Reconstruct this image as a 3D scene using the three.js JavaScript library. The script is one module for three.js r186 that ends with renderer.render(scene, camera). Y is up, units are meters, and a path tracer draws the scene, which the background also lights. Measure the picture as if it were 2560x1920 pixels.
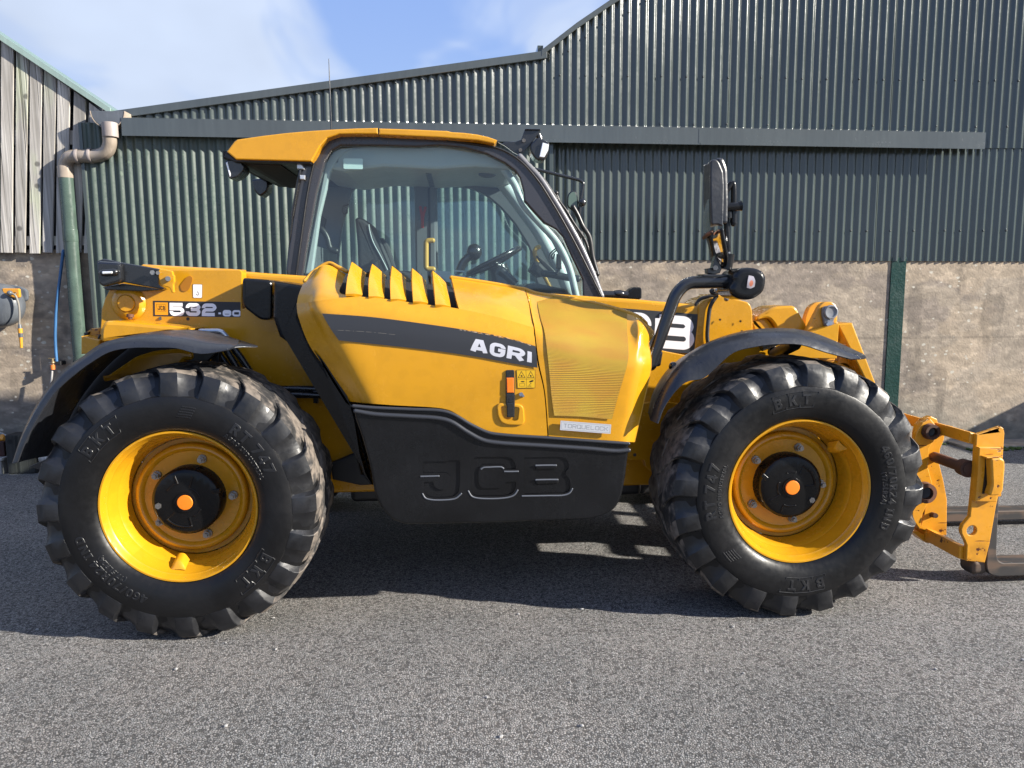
import * as THREE from 'three';
import { mergeGeometries, toCreasedNormals, mergeVertices } from 'three/addons/utils/BufferGeometryUtils.js';
import { RoundedBoxGeometry } from 'three/addons/geometries/RoundedBoxGeometry.js';
import { TextGeometry } from 'three/addons/geometries/TextGeometry.js';
import { FontLoader } from 'three/addons/loaders/FontLoader.js';

// ---------------------------------------------------------------- camera, sky, sun, exposure
const rad = THREE.MathUtils.degToRad;
const scene = new THREE.Scene();
const camera = new THREE.PerspectiveCamera(54.03, 4 / 3, 0.05, 600);
camera.position.set(1.224, 1.53, 3.242);
camera.rotation.order = 'YXZ';
camera.rotation.set(rad(-7.21), rad(-3.84), 0);
camera.rotateZ(rad(-0.368));
const renderer = new THREE.WebGLRenderer({ antialias: true });
renderer.shadowMap.enabled = true;
renderer.toneMapping = THREE.LinearToneMapping;
renderer.toneMappingExposure = 2.85;
const SUN = new THREE.Vector3(Math.cos(rad(24)) * Math.cos(rad(20)), Math.sin(rad(24)), Math.cos(rad(24)) * Math.sin(rad(20)));
const sun = new THREE.DirectionalLight(new THREE.Color(1, 0.94, 0.84), 4.15);
sun.position.copy(SUN).multiplyScalar(40).add(new THREE.Vector3(2, 0, -1));
sun.target.position.set(2, 0, -1);
sun.castShadow = true;
sun.shadow.mapSize.set(4096, 4096);
sun.shadow.radius = 1.4;
Object.assign(sun.shadow.camera, { left: -9, right: 9, top: 9, bottom: -9, near: 1, far: 90 });
scene.add(sun, sun.target);

// seeded random and periodic value noise
let seedState = 7;
const rnd = () => { seedState = (seedState * 1664525 + 1013904223) >>> 0; return seedState / 4294967296; };
const rr = (a, b) => a + (b - a) * rnd();
const clamp = (x, a = 0, b = 1) => Math.min(b, Math.max(a, x));
const sm = (a, b, x) => { const t = clamp((x - a) / (b - a)); return t * t * (3 - 2 * t); };
const mix = (a, b, t) => a + (b - a) * t;
const TBL = new Float32Array(65536); for (let i = 0; i < 65536; i++) TBL[i] = rnd();
const hsh = (x, y, s) => TBL[(Math.imul(x, 374761) + Math.imul(y, 668265) + Math.imul(s, 97531) ^ Math.imul(x ^ (y << 3), 2654435)) & 65535];
function vn(x, y, px, py, s) {           // value noise, period px, py
  const xi = Math.floor(x), yi = Math.floor(y), fx = x - xi, fy = y - yi, u = fx * fx * (3 - 2 * fx), v = fy * fy * (3 - 2 * fy);
  const a = ((xi % px) + px) % px, b = ((yi % py) + py) % py, a1 = (a + 1) % px, b1 = (b + 1) % py;
  return mix(mix(hsh(a, b, s), hsh(a1, b, s), u), mix(hsh(a, b1, s), hsh(a1, b1, s), u), v);
}
function fb(u, v, fx, fy, oct, s, gain = 0.5) { let t = 0, a = 1, n = 0; for (let i = 0; i < oct; i++) { t += a * vn(u * fx, v * fy, fx, fy, s + i * 13); n += a; a *= gain; fx *= 2; fy *= 2; } return t / n; }
function cells(u, v, n, m, s) {          // nearest and second feature point distance, and the cell's own number
  const x = u * n, y = v * m, xi = Math.floor(x), yi = Math.floor(y); let d1 = 9, d2 = 9, id = 0;
  for (let j = -1; j < 2; j++) for (let i = -1; i < 2; i++) {
    const cx = ((xi + i) % n + n) % n, cy = ((yi + j) % m + m) % m, h1 = hsh(cx, cy, s), h2 = hsh(cx, cy, s + 5);
    const dx = xi + i + h1 - x, dy = yi + j + h2 - y, d = Math.sqrt(dx * dx + dy * dy);
    if (d < d1) { d2 = d1; d1 = d; id = hsh(cx, cy, s + 9); } else if (d < d2) d2 = d;
  }
  return [d1, d2, id];
}
function tex(w, h, f, srgb = true, rx = 1, ry = 1) {     // f(u, v) -> [r, g, b] (sRGB 0..1) or a number
  const d = new Uint8Array(w * h * 4);
  for (let j = 0, k = 0; j < h; j++) for (let i = 0; i < w; i++, k += 4) {
    const c = f((i + 0.5) / w, (j + 0.5) / h);
    if (typeof c === 'number') d[k] = d[k + 1] = d[k + 2] = clamp(c) * 255; else { d[k] = clamp(c[0]) * 255; d[k + 1] = clamp(c[1]) * 255; d[k + 2] = clamp(c[2]) * 255; }
    d[k + 3] = 255;
  }
  const t = new THREE.DataTexture(d, w, h); t.wrapS = t.wrapT = THREE.RepeatWrapping; t.magFilter = THREE.LinearFilter; t.minFilter = THREE.LinearMipmapLinearFilter;
  if (srgb) t.colorSpace = THREE.SRGBColorSpace; t.repeat.set(rx, ry); t.needsUpdate = true; return t;
}
// the sky: blue air with broken white cloud, computed by direction
{
  const W = 2048, H = 1024, d = new Float32Array(W * H * 4);
  for (let j = 0, k = 0; j < H; j++) for (let i = 0; i < W; i++, k += 4) {
    const el = ((j + 0.5) / H - 0.5) * Math.PI, az = (i + 0.5) / W * Math.PI * 2 - Math.PI, s = Math.sin(el);
    const zen = clamp(s), air = Math.pow(1 - zen, 3);
    let c = [mix(0.07, 0.21, air), mix(0.125, 0.28, air), mix(0.30, 0.365, air)];
    if (el > -0.02) {
      const p = 1 / (zen + 0.35), X = Math.cos(az) * Math.cos(el) * p, Y = Math.sin(az) * Math.cos(el) * p;
      const wx = fb(X * 0.1 + 0.5, Y * 0.1 + 0.5, 12, 12, 4, 71) - 0.5, wy = fb(X * 0.1 + 0.5, Y * 0.1 + 0.5, 12, 12, 4, 91) - 0.5;
      const n = fb((X + wx * 0.9) * 0.1 + 0.5093, (Y + wy * 0.9) * 0.1 + 0.565, 20, 26, 6, 33, 0.55);
      const cl = sm(0.385, 0.60, n), lum = 0.9 + 0.35 * (fb(X * 0.1 + 0.5, Y * 0.1 + 0.5, 40, 40, 4, 57) - 0.5);
      const a = cl * 0.88 * sm(-0.02, 0.1, el);
      c = [mix(c[0], 0.275 * lum, a), mix(c[1], 0.314 * lum, a), mix(c[2], 0.385 * lum, a)];
    } else { const g = sm(0, -0.2, el); c = c.map((x) => mix(x, 0.08, g)); }
    d[k] = c[0]; d[k + 1] = c[1]; d[k + 2] = c[2]; d[k + 3] = 1;
  }
  const t = new THREE.DataTexture(d, W, H, THREE.RGBAFormat, THREE.FloatType);
  t.mapping = THREE.EquirectangularReflectionMapping; t.magFilter = t.minFilter = THREE.LinearFilter; t.needsUpdate = true;
  scene.background = t; scene.environment = t;
}

// ---------------------------------------------------------------- helpers
const V = (x, y, z) => new THREE.Vector3(x, y, z);
const origin = new Map();
const used = {};
function numbered(n) { const k = used[n] = (used[n] ?? -1) + 1; return k ? n + '_' + String(k).padStart(3, '0') : n; }
function tag(o, label, category, group, kind) { Object.assign(o.userData, label && { label }, category && { category }, group && { group }, kind && { kind }); return o; }
function thing(name, x, y, z, label, category, group) { const g = new THREE.Group(); g.name = numbered(name); g.position.set(x, y, z); origin.set(g, V(x, y, z)); scene.add(g); return tag(g, label, category, group); }
function boxUV(g) {
  const p = g.attributes.position, n = g.attributes.normal, uv = new Float32Array(p.count * 2);
  const a = V(), b = V(), c = V();
  for (let i = 0; i < p.count; i += 3) {
    a.fromBufferAttribute(p, i); b.fromBufferAttribute(p, i + 1).sub(a); c.fromBufferAttribute(p, i + 2).sub(a); b.cross(c);
    const x = Math.abs(b.x), y = Math.abs(b.y), z = Math.abs(b.z);
    for (let k = i; k < i + 3; k++) { const X = p.getX(k), Y = p.getY(k), Z = p.getZ(k); const q = z >= x && z >= y ? [X, Y] : x >= y ? [Z, Y] : [X, Z]; uv[k * 2] = q[0]; uv[k * 2 + 1] = q[1]; }
  }
  g.setAttribute('uv', new THREE.BufferAttribute(uv, 2)); return g;
}
function merged(geos, keepUV) {
  const l = (Array.isArray(geos) ? geos : [geos]).map((g) => {
    if (g.index) g = g.toNonIndexed(); else g = g.clone();
    if (!g.attributes.normal) g.computeVertexNormals();
    for (const k of Object.keys(g.attributes)) if (!['position', 'normal', 'uv'].includes(k)) g.deleteAttribute(k);
    if (!g.attributes.uv || !keepUV) boxUV(g); g.clearGroups?.(); return g;
  });
  return l.length > 1 ? mergeGeometries(l, false) : l[0];
}
// one named mesh, its geometry given in the place's own metres, under its thing or part
function part(name, geos, mat, parent, o = {}) {
  const g = merged(geos, o.keepUV), or = parent ? origin.get(parent) ?? V(0, 0, 0) : V(0, 0, 0);
  g.translate(-or.x, -or.y, -or.z);
  const m = new THREE.Mesh(g, mat); m.name = parent ? name : numbered(name); m.castShadow = m.receiveShadow = true;
  if (o.label) m.userData.label = o.label; if (o.kind) m.userData.kind = o.kind;
  origin.set(m, or); (parent ?? scene).add(m); return m;
}
const parts = (name, geos, mat, parent, o) => geos.map((g) => part(name, g, mat, parent, o));
function holder(name, parent, label) { const g = new THREE.Group(); g.name = name; origin.set(g, origin.get(parent)); parent.add(g); if (label) g.userData.label = label; return g; }
function shape(poly, r = 0) {
  const s = new THREE.Shape(), n = poly.length;
  if (!r) { poly.forEach((p, i) => (i ? s.lineTo(p[0], p[1]) : s.moveTo(p[0], p[1]))); s.closePath(); return s; }
  for (let i = 0; i < n; i++) {
    const a = poly[(i + n - 1) % n], b = poly[i], c = poly[(i + 1) % n], la = Math.hypot(a[0] - b[0], a[1] - b[1]), lc = Math.hypot(c[0] - b[0], c[1] - b[1]);
    const q = Math.min(r, la * 0.45, lc * 0.45), p0 = [b[0] + (a[0] - b[0]) / la * q, b[1] + (a[1] - b[1]) / la * q], p1 = [b[0] + (c[0] - b[0]) / lc * q, b[1] + (c[1] - b[1]) / lc * q];
    if (i) s.lineTo(...p0); else s.moveTo(...p0); s.quadraticCurveTo(b[0], b[1], ...p1);
  }
  s.closePath(); return s;
}
// polygon in x, y given thickness from z0 (back) to z1 (front)
function ext(poly, z0, z1, o = {}) {
  const s = poly.isShape ? poly : shape(poly, o.r), b = Math.min(o.b ?? 0.004, o.r ? o.r * 0.6 : 1, (z1 - z0) * 0.45);
  for (const h of o.holes ?? []) s.holes.push(h.isShape || h.isPath ? h : shape(h, o.hr ?? 0));
  const g = new THREE.ExtrudeGeometry(s, { depth: Math.max(1e-4, z1 - z0 - 2 * b), bevelEnabled: b > 0, bevelThickness: b, bevelSize: b, bevelOffset: -b, bevelSegments: o.bs ?? 2, curveSegments: o.seg ?? 8 });
  g.translate(0, 0, z0 + b); return g;
}
const smooth = (pts, n, closed = false) => new THREE.CatmullRomCurve3(pts.map((p) => V(p[0], p[1], p[2] ?? 0)), closed, 'centripetal').getPoints(n).slice(0, closed ? -1 : undefined).map((p) => (pts[0].length > 2 ? [p.x, p.y, p.z] : [p.x, p.y]));
function ball(p, r, sx = 1, sy = 1, sz = 1, n = 14) { const g = new THREE.SphereGeometry(r, n, Math.ceil(n * 0.7)); g.scale(sx, sy, sz); g.translate(...p); return g; }
function tube(pts, r, o = {}) {
  const c = new THREE.CatmullRomCurve3(pts.map((p) => V(...p)), false, o.type ?? 'centripetal');
  const g = [new THREE.TubeGeometry(c, o.n ?? pts.length * 6, r, o.k ?? 10, false)];
  if (!o.open) g.push(ball(pts[0], r, 1, 1, 1, 8), ball(pts.at(-1), r, 1, 1, 1, 8)); return merged(g);
}
function bent(pts, r, bend = 0.03, o = {}) {   // straight runs with rounded corners
  const path = new THREE.CurvePath(), P = pts.map((p) => V(...p)); let from = P[0];
  for (let i = 1; i < P.length; i++) {
    if (i === P.length - 1) { path.add(new THREE.LineCurve3(from, P[i])); break; }
    const a = P[i - 1].clone().sub(P[i]), c = P[i + 1].clone().sub(P[i]), q = Math.min(bend, a.length() * 0.45, c.length() * 0.45), p0 = P[i].clone().add(a.setLength(q)), p1 = P[i].clone().add(c.setLength(q));
    path.add(new THREE.LineCurve3(from, p0)); path.add(new THREE.QuadraticBezierCurve3(p0, P[i], p1)); from = p1;
  }
  return tube(path.getPoints(o.div ?? 8).filter((p, i, l) => !i || p.distanceTo(l[i - 1]) > 1e-4).map((p) => [p.x, p.y, p.z]), r, { n: o.n ?? pts.length * 14, k: o.k ?? 12, type: 'centripetal', open: o.open });
}
function rod(a, b, r0, r1 = r0, n = 16) {
  const p = V(...a), q = V(...b), d = q.clone().sub(p), g = new THREE.CylinderGeometry(r1, r0, d.length(), n, 1);
  g.applyQuaternion(new THREE.Quaternion().setFromUnitVectors(V(0, 1, 0), d.clone().normalize())); g.translate(...p.add(q).multiplyScalar(0.5).toArray()); return g;
}
function box(x0, x1, y0, y1, z0, z1, b = 0.006) { const g = b ? new RoundedBoxGeometry(x1 - x0, y1 - y0, z1 - z0, 2, Math.min(b, (x1 - x0) / 2.01, (y1 - y0) / 2.01, (z1 - z0) / 2.01)) : new THREE.BoxGeometry(x1 - x0, y1 - y0, z1 - z0); g.translate((x0 + x1) / 2, (y0 + y1) / 2, (z0 + z1) / 2); return g; }
function lathe(prof, n = 64, axis = 'z') { const g = new THREE.LatheGeometry(prof.map((p) => new THREE.Vector2(Math.max(p[0], 1e-4), p[1])), n); if (axis === 'z') g.rotateX(Math.PI / 2); return g; }  // profile (radius, along the axis)
function cat(p0, p1, p2, p3, t) { return 0.5 * (2 * p1 + (p2 - p0) * t + (2 * p0 - 5 * p1 + 4 * p2 - p3) * t * t + (3 * p1 - p0 - 3 * p2 + p3) * t * t * t); }
function sample(l, t) { const n = l.length - 1, x = Math.min(t * n, n - 1e-6), i = Math.floor(x), f = x - i, g = (k) => l[Math.min(n, Math.max(0, k))]; return [0, 1, 2].map((c) => cat(g(i - 1)[c], g(i)[c], g(i + 1)[c], g(i + 2)[c], f)); }
// a curved panel through a net of points (rows from bottom to top, each from left to right), t thick
function patch(rows, nu, nv, t = 0.012, o = {}) {
  const gr = []; for (let j = 0; j <= nv; j++) { const r = []; for (let i = 0; i <= nu; i++) r.push(o.linear ? lin(rows, i / nu, j / nv) : sample(rows.map((row) => sample(row, i / nu)), j / nv)); gr.push(r); }
  return grid(gr, t, o);
}
function lin(rows, u, v) { const m = rows.length - 1, y = Math.min(v * m, m - 1e-6), j = Math.floor(y), fy = y - j, at = (r) => { const n = r.length - 1, x = Math.min(u * n, n - 1e-6), i = Math.floor(x), fx = x - i; return r[i].map((c, k) => mix(c, r[i + 1][k], fx)); }; const a = at(rows[j]), b = at(rows[j + 1]); return a.map((c, k) => mix(c, b[k], fy)); }
function grid(gr, t = 0, o = {}) {
  const nv = gr.length - 1, nu = gr[0].length - 1, W = nu + 1, pos = [], idx = [], uv = [];
  gr.forEach((r, j) => r.forEach((p, i) => { pos.push(...p); uv.push(i / nu, j / nv); }));
  for (let j = 0; j < nv; j++) for (let i = 0; i < nu; i++) { const a = j * W + i; idx.push(a, a + 1, a + W, a + 1, a + W + 1, a + W); }
  const g = new THREE.BufferGeometry(); g.setAttribute('position', new THREE.Float32BufferAttribute(pos, 3)); g.setAttribute('uv', new THREE.Float32BufferAttribute(uv, 2)); g.setIndex(idx); g.computeVertexNormals();
  if (!t) return g;
  const n = g.attributes.normal, back = pos.slice(); for (let i = 0; i < n.count; i++) { back[i * 3] -= n.getX(i) * t; back[i * 3 + 1] -= n.getY(i) * t; back[i * 3 + 2] -= n.getZ(i) * t; }
  const h = new THREE.BufferGeometry(); h.setAttribute('position', new THREE.Float32BufferAttribute(back, 3)); h.setAttribute('uv', new THREE.Float32BufferAttribute(uv, 2)); h.setIndex(idx.map((_, k) => idx[k - k % 3 + [0, 2, 1][k % 3]])); h.computeVertexNormals();
  const ring = []; for (let i = 0; i < nu; i++) ring.push(i); for (let j = 0; j < nv; j++) ring.push(j * W + nu); for (let i = nu; i > 0; i--) ring.push(nv * W + i); for (let j = nv; j > 0; j--) ring.push(j * W);
  const sp = []; ring.forEach((a, k) => { const b = ring[(k + 1) % ring.length], P = (l, q) => [l[q * 3], l[q * 3 + 1], l[q * 3 + 2]]; sp.push(...P(pos, a), ...P(back, a), ...P(pos, b), ...P(pos, b), ...P(back, a), ...P(back, b)); });
  const s = new THREE.BufferGeometry(); s.setAttribute('position', new THREE.Float32BufferAttribute(sp, 3)); s.computeVertexNormals(); s.setAttribute('uv', new THREE.Float32BufferAttribute(new Float32Array(sp.length / 3 * 2), 2));
  return mergeGeometries([g, h, s].map((q) => (q.index ? q.toNonIndexed() : q)));
}
const quad = (a, b, c, d) => { const g = new THREE.BufferGeometry(); g.setAttribute('position', new THREE.Float32BufferAttribute([...a, ...b, ...c, ...a, ...c, ...d], 3)); g.setAttribute('uv', new THREE.Float32BufferAttribute([0, 0, 1, 0, 1, 1, 0, 0, 1, 1, 0, 1], 2)); g.computeVertexNormals(); return g; };
const crease = (g, a = 0.6) => toCreasedNormals(g.index ? g : mergeVertices(g), a);

// square extended lettering, drawn as thick strokes
const GLYPH = {
  5: ['1,0s 0,0s 0,.42s 1,.42 1,1 0,1 0,.78s'], 3: ['0,.2s 0,0 1,0 1,.48 .3,.48s', '.3,.48s 1,.48 1,1 0,1 0,.8s'], 2: ['0,.22s 0,0 1,0 1,.5 0,.5 0,1s 1,1s'], 6: ['1,.2s 1,0 0,0 0,1 1,1 1,.42 .05,.42s'], 0: ['.5,0s 1,0 1,1 0,1 0,0 .5,0s'], 7: ['0,0s 1,0s .4,1s'], 4: ['.8,1s .8,0s 0,.7s 1,.7s'], '-': ['0,.55s 1,.55s'], '/': ['0,1s 1,0s'],
  A: ['0,1.06s .36,0s .64,0s 1,1.06s', '.2,.74s .8,.74s'], G: ['1,.24s 1,0 0,0 0,1 1,1 1,.5s .55,.5s'], R: ['0,1.1s 0,0s 1,0 1,.55 0,.55s', '.55,.55s 1,1.08s'], I: ['.5,-.08s .5,1.08s'], J: ['1,-.1s 1,1 0,1 0,.66s'], C: ['1,.32s 1,0 0,0 0,1 1,1 1,.68s'],
  B: ['0,0s .95,0 .95,.48 0,.48s', '0,.48s 1,.48 1,1 0,1s 0,0s'], T: ['0,0s 1,0s', '.5,0s .5,1.1s'], O: ['.5,0s 1,0 1,1 0,1 0,0 .5,0s'], Q: ['.5,0s 1,0 1,1 0,1 0,0 .5,0s', '.7,.75s 1.05,1.12s'], U: ['0,-.1s 0,1 1,1 1,-.1s'], E: ['1,0s 0,0s 0,1s 1,1s', '0,.48s .9,.48s'], L: ['0,-.1s 0,1s 1,1s'], K: ['0,-.1s 0,1.1s', '1,-.05s .3,.48s 1,1.08s'], D: ['.5,0s 1,0 1,1 0,1s 0,0s .5,0s'], N: ['0,1.1s 0,0s 1,1s 1,-.1s'],
};
function write(c, s, x, y, h, w, gap, t, color, thin) {   // letters of height h and width w from (x, y) at the top left
  c.strokeStyle = color; c.lineJoin = 'miter'; c.lineCap = 'butt'; c.miterLimit = 3;
  for (const ch of s) {
    if (ch === ' ') { x += w * 0.6; continue; }
    const narrow = ch === 'I' ? 0.32 : ch === '-' ? 0.5 : 1, W = w * narrow, T = ch === '-' ? t * 0.9 : t; c.lineWidth = T;
    for (const st of GLYPH[ch]) {
      const p = st.split(' ').map((q) => { const k = q.endsWith('s'), [a, b] = q.replace('s', '').split(',').map(Number); return [x + T / 2 + a * (W - T), y + T / 2 + b * (h - T), k]; });
      c.beginPath(); c.moveTo(p[0][0], p[0][1]);
      for (let i = 1; i < p.length; i++) { if (p[i][2] || i === p.length - 1) c.lineTo(p[i][0], p[i][1]); else c.arcTo(p[i][0], p[i][1], p[i + 1][0], p[i + 1][1], T * 0.85); }
      c.stroke();
    }
    x += W + gap;
  }
  return x;
}
function print(w, h, draw) { const cv = document.createElement('canvas'); cv.width = w; cv.height = h; const c = cv.getContext('2d'); draw(c, w, h); const t = new THREE.CanvasTexture(cv); t.colorSpace = THREE.SRGBColorSpace; t.anisotropy = 8; return t; }

// ---------------------------------------------------------------- materials
const std = (c, rough, o = {}) => new THREE.MeshStandardMaterial({ color: new THREE.Color().setRGB(...c), roughness: rough, ...o });
const phy = (c, rough, o = {}) => new THREE.MeshPhysicalMaterial({ color: new THREE.Color().setRGB(...c), roughness: rough, ...o });
const rough1 = tex(512, 512, (u, v) => 0.62 + 0.5 * (fb(u, v, 5, 5, 6, 3) - 0.5) + 0.3 * (fb(u, v, 60, 60, 2, 8) - 0.5), false);
const dirt = tex(512, 512, (u, v) => { const n = fb(u, v, 4, 5, 6, 21), m = fb(u, v, 30, 30, 3, 25), k = 1 - 0.035 * sm(0.45, 0.75, n) - 0.02 * sm(0.5, 0.7, m); return [k, k, k]; });
const peel = tex(512, 512, (u, v) => fb(u, v, 24, 24, 3, 44), false);
const scuff = tex(1024, 1024, (u, v) => {
  const n = fb(u, v, 6, 6, 6, 61), m = fb(u, v, 40, 40, 4, 63), w = fb(u, v, 3, 20, 4, 66);
  let k = 1 - 0.16 * sm(0.5, 0.75, n) - 0.06 * m; const rust = sm(0.70, 0.76, m * 0.55 + n * 0.55), sc = sm(0.735, 0.76, fb(u, v, 9, 70, 3, 68)) * sm(0.5, 0.6, w);
  const r = Math.max(rust, sc * 0.8); return [mix(k, 0.33, r), mix(k * 0.99, 0.24, r), mix(k, 0.5, r)];
});
const yellow = phy([0.545, 0.258, 0.0085], 0.42, { map: dirt, roughnessMap: rough1, clearcoat: 0.22, clearcoatRoughness: 0.12, bumpMap: peel, bumpScale: 0.00025 });
const yellowWorn = phy([0.66, 0.295, 0.016], 0.6, { map: scuff, roughnessMap: rough1, clearcoat: 0.2, clearcoatRoughness: 0.35, bumpMap: scuff, bumpScale: 0.001 });
const plasticMap = tex(512, 512, (u, v) => { const n = fb(u, v, 5, 6, 6, 121), m = fb(u, v, 90, 12, 3, 124); const k = 0.86 + 0.35 * (n - 0.5) + 0.05 * sm(0.62, 0.75, m); return [k, k * 0.995, k * 0.99]; });
const grain = tex(512, 512, (u, v) => fb(u, v, 90, 90, 2, 131), false);
const plastic = phy([0.0085, 0.009, 0.0105], 0.40, { specularIntensity: 0.7, map: plasticMap, roughnessMap: rough1, bumpMap: grain, bumpScale: 0.0002 });
const gloss = phy([0.012, 0.0125, 0.014], 0.42, { roughnessMap: rough1, clearcoat: 0.5, clearcoatRoughness: 0.2 });
const fender = std([0.029, 0.032, 0.040], 0.6, { map: plasticMap, roughnessMap: rough1, bumpMap: grain, bumpScale: 0.0006 });
const hubBlack = phy([0.005, 0.005, 0.0055], 0.4, { roughnessMap: rough1, specularIntensity: 0.5 });
const black = std([0.012, 0.012, 0.013], 0.75, { roughnessMap: rough1 });
const rubberMap = tex(512, 512, (u, v) => { const n = fb(u, v, 6, 6, 6, 141), k = 0.78 + 0.5 * (n - 0.4), s = sm(0.62, 0.8, n); return [k + 0.18 * s, k + 0.15 * s, k + 0.1 * s]; });
const rubber = phy([0.0105, 0.0105, 0.0115], 0.7, { specularIntensity: 0.6, map: rubberMap, roughnessMap: rough1, bumpMap: grain, bumpScale: 0.0003 });
const treadMap = tex(1024, 1024, (u, v) => { const n = fb(u, v, 7, 7, 6, 151), m = fb(u, v, 50, 50, 4, 154), s = sm(0.33, 0.58, n * 0.75 + m * 0.3); const k = 0.9 + 0.5 * (m - 0.5); return [mix(0.20, 0.54, s) * k, mix(0.195, 0.495, s) * k, mix(0.195, 0.45, s) * k]; });
const treadRubber = std([0.62, 0.62, 0.62], 0.82, { map: treadMap, bumpMap: treadMap, bumpScale: 0.002 });
const lugRubber = phy([0.0135, 0.014, 0.0165], 0.74, { map: rubberMap, roughnessMap: rough1, bumpMap: grain, bumpScale: 0.0004 });
const steel = std([0.32, 0.31, 0.30], 0.42, { metalness: 0.85, roughnessMap: rough1 });
const rustMap = tex(512, 512, (u, v) => { const n = fb(u, v, 8, 8, 6, 161), s = sm(0.4, 0.62, n); return [mix(0.30, 0.44, s), mix(0.20, 0.29, s), mix(0.15, 0.21, s)]; });
const rusty = std([0.8, 0.8, 0.8], 0.8, { map: rustMap, bumpMap: rustMap, bumpScale: 0.002 });
const forkMap = tex(512, 512, (u, v) => { const n = fb(u, v, 3, 30, 5, 171), m = fb(u, v, 12, 12, 5, 174), s = sm(0.4, 0.65, n * 0.6 + m * 0.4); return [mix(0.26, 0.46, s), mix(0.25, 0.38, s), mix(0.245, 0.32, s)]; });
const forkSteel = std([0.62, 0.62, 0.62], 0.62, { map: forkMap, metalness: 0.25, bumpMap: forkMap, bumpScale: 0.001 });
const chrome = std([0.72, 0.72, 0.74], 0.12, { metalness: 1 });
const silver = std([0.55, 0.56, 0.58], 0.34, { metalness: 0.6, roughnessMap: rough1 });
const lens = phy([0.8, 0.82, 0.84], 0.25, { clearcoat: 1, clearcoatRoughness: 0.05, metalness: 0.3 });
const amber = phy([0.85, 0.17, 0.004], 0.3, { clearcoat: 0.8, clearcoatRoughness: 0.1 });
const glass = phy([0.77, 0.88, 0.87], 0, { transmission: 1, thickness: 0, ior: 1.75 });
const trim = phy([0.034, 0.034, 0.040], 0.4, { roughnessMap: rough1, clearcoat: 0.35, clearcoatRoughness: 0.2 });
const cabGrey = std([0.11, 0.12, 0.13], 0.7, { roughnessMap: rough1 });
const cabPale = std([0.42, 0.47, 0.47], 0.75, { roughnessMap: rough1 });
const seatFabric = std([0.03, 0.032, 0.036], 0.9, { bumpMap: grain, bumpScale: 0.001 });

// ---------------------------------------------------------------- ground
const chip = (() => {
  const N = 2048, h = new Float32Array(N * N), c = new Uint8Array(N * N * 4), b = new Uint8Array(N * N * 4);
  for (let j = 0, k = 0; j < N; j++) for (let i = 0; i < N; i++, k++) {
    const u = (i + 0.5) / N, v = (j + 0.5) / N, wu = u + 0.0016 * (vn(u * 300, v * 300, 300, 300, 5) - 0.5), wv = v + 0.0016 * (vn(u * 300, v * 300, 300, 300, 6) - 0.5);
    const [d1, d2, id] = cells(wu, wv, 210, 210, 11), e = sm(0.02, 0.34, d2 - d1), f = vn(u * 520, v * 520, 520, 520, 9), g = fb(u, v, 5, 5, 5, 17), m = fb(u, v, 40, 40, 3, 19);
    const low = id < 0.16 ? 0.5 : 1, H = e * (0.35 + 0.65 * id) * low * 0.8 + 0.2 * f;
    let L = mix(0.42, 0.78, e * low) * (0.74 + 0.36 * id) + 0.10 * (f - 0.5) + 0.09 * (g - 0.5) + 0.07 * (m - 0.5);
    const w = id > 0.988 && d1 < 0.32 ? 1 : 0; if (w) L = 0.92;
    const warm = 0.018 * (hsh((id * 999) | 0, 3, 4) - 0.35) + 0.02 * (g - 0.5);
    c[k * 4] = clamp(L + warm) * 255; c[k * 4 + 1] = clamp(L) * 255; c[k * 4 + 2] = clamp(L - warm * 0.7) * 255; c[k * 4 + 3] = 255;
    b[k * 4] = b[k * 4 + 1] = b[k * 4 + 2] = clamp(H) * 255; b[k * 4 + 3] = 255;
  }
  return [c, b].map((d, q) => { const t = new THREE.DataTexture(d, N, N); t.wrapS = t.wrapT = THREE.RepeatWrapping; t.magFilter = THREE.LinearFilter; t.repeat.set(1 / 1.9, 1 / 1.9); if (!q) t.colorSpace = THREE.SRGBColorSpace; t.needsUpdate = true; return t; });
})();
const tarmac = std([0.465, 0.452, 0.432], 0.88, { map: chip[0], bumpMap: chip[1], bumpScale: 0.0042, vertexColors: true });
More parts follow.
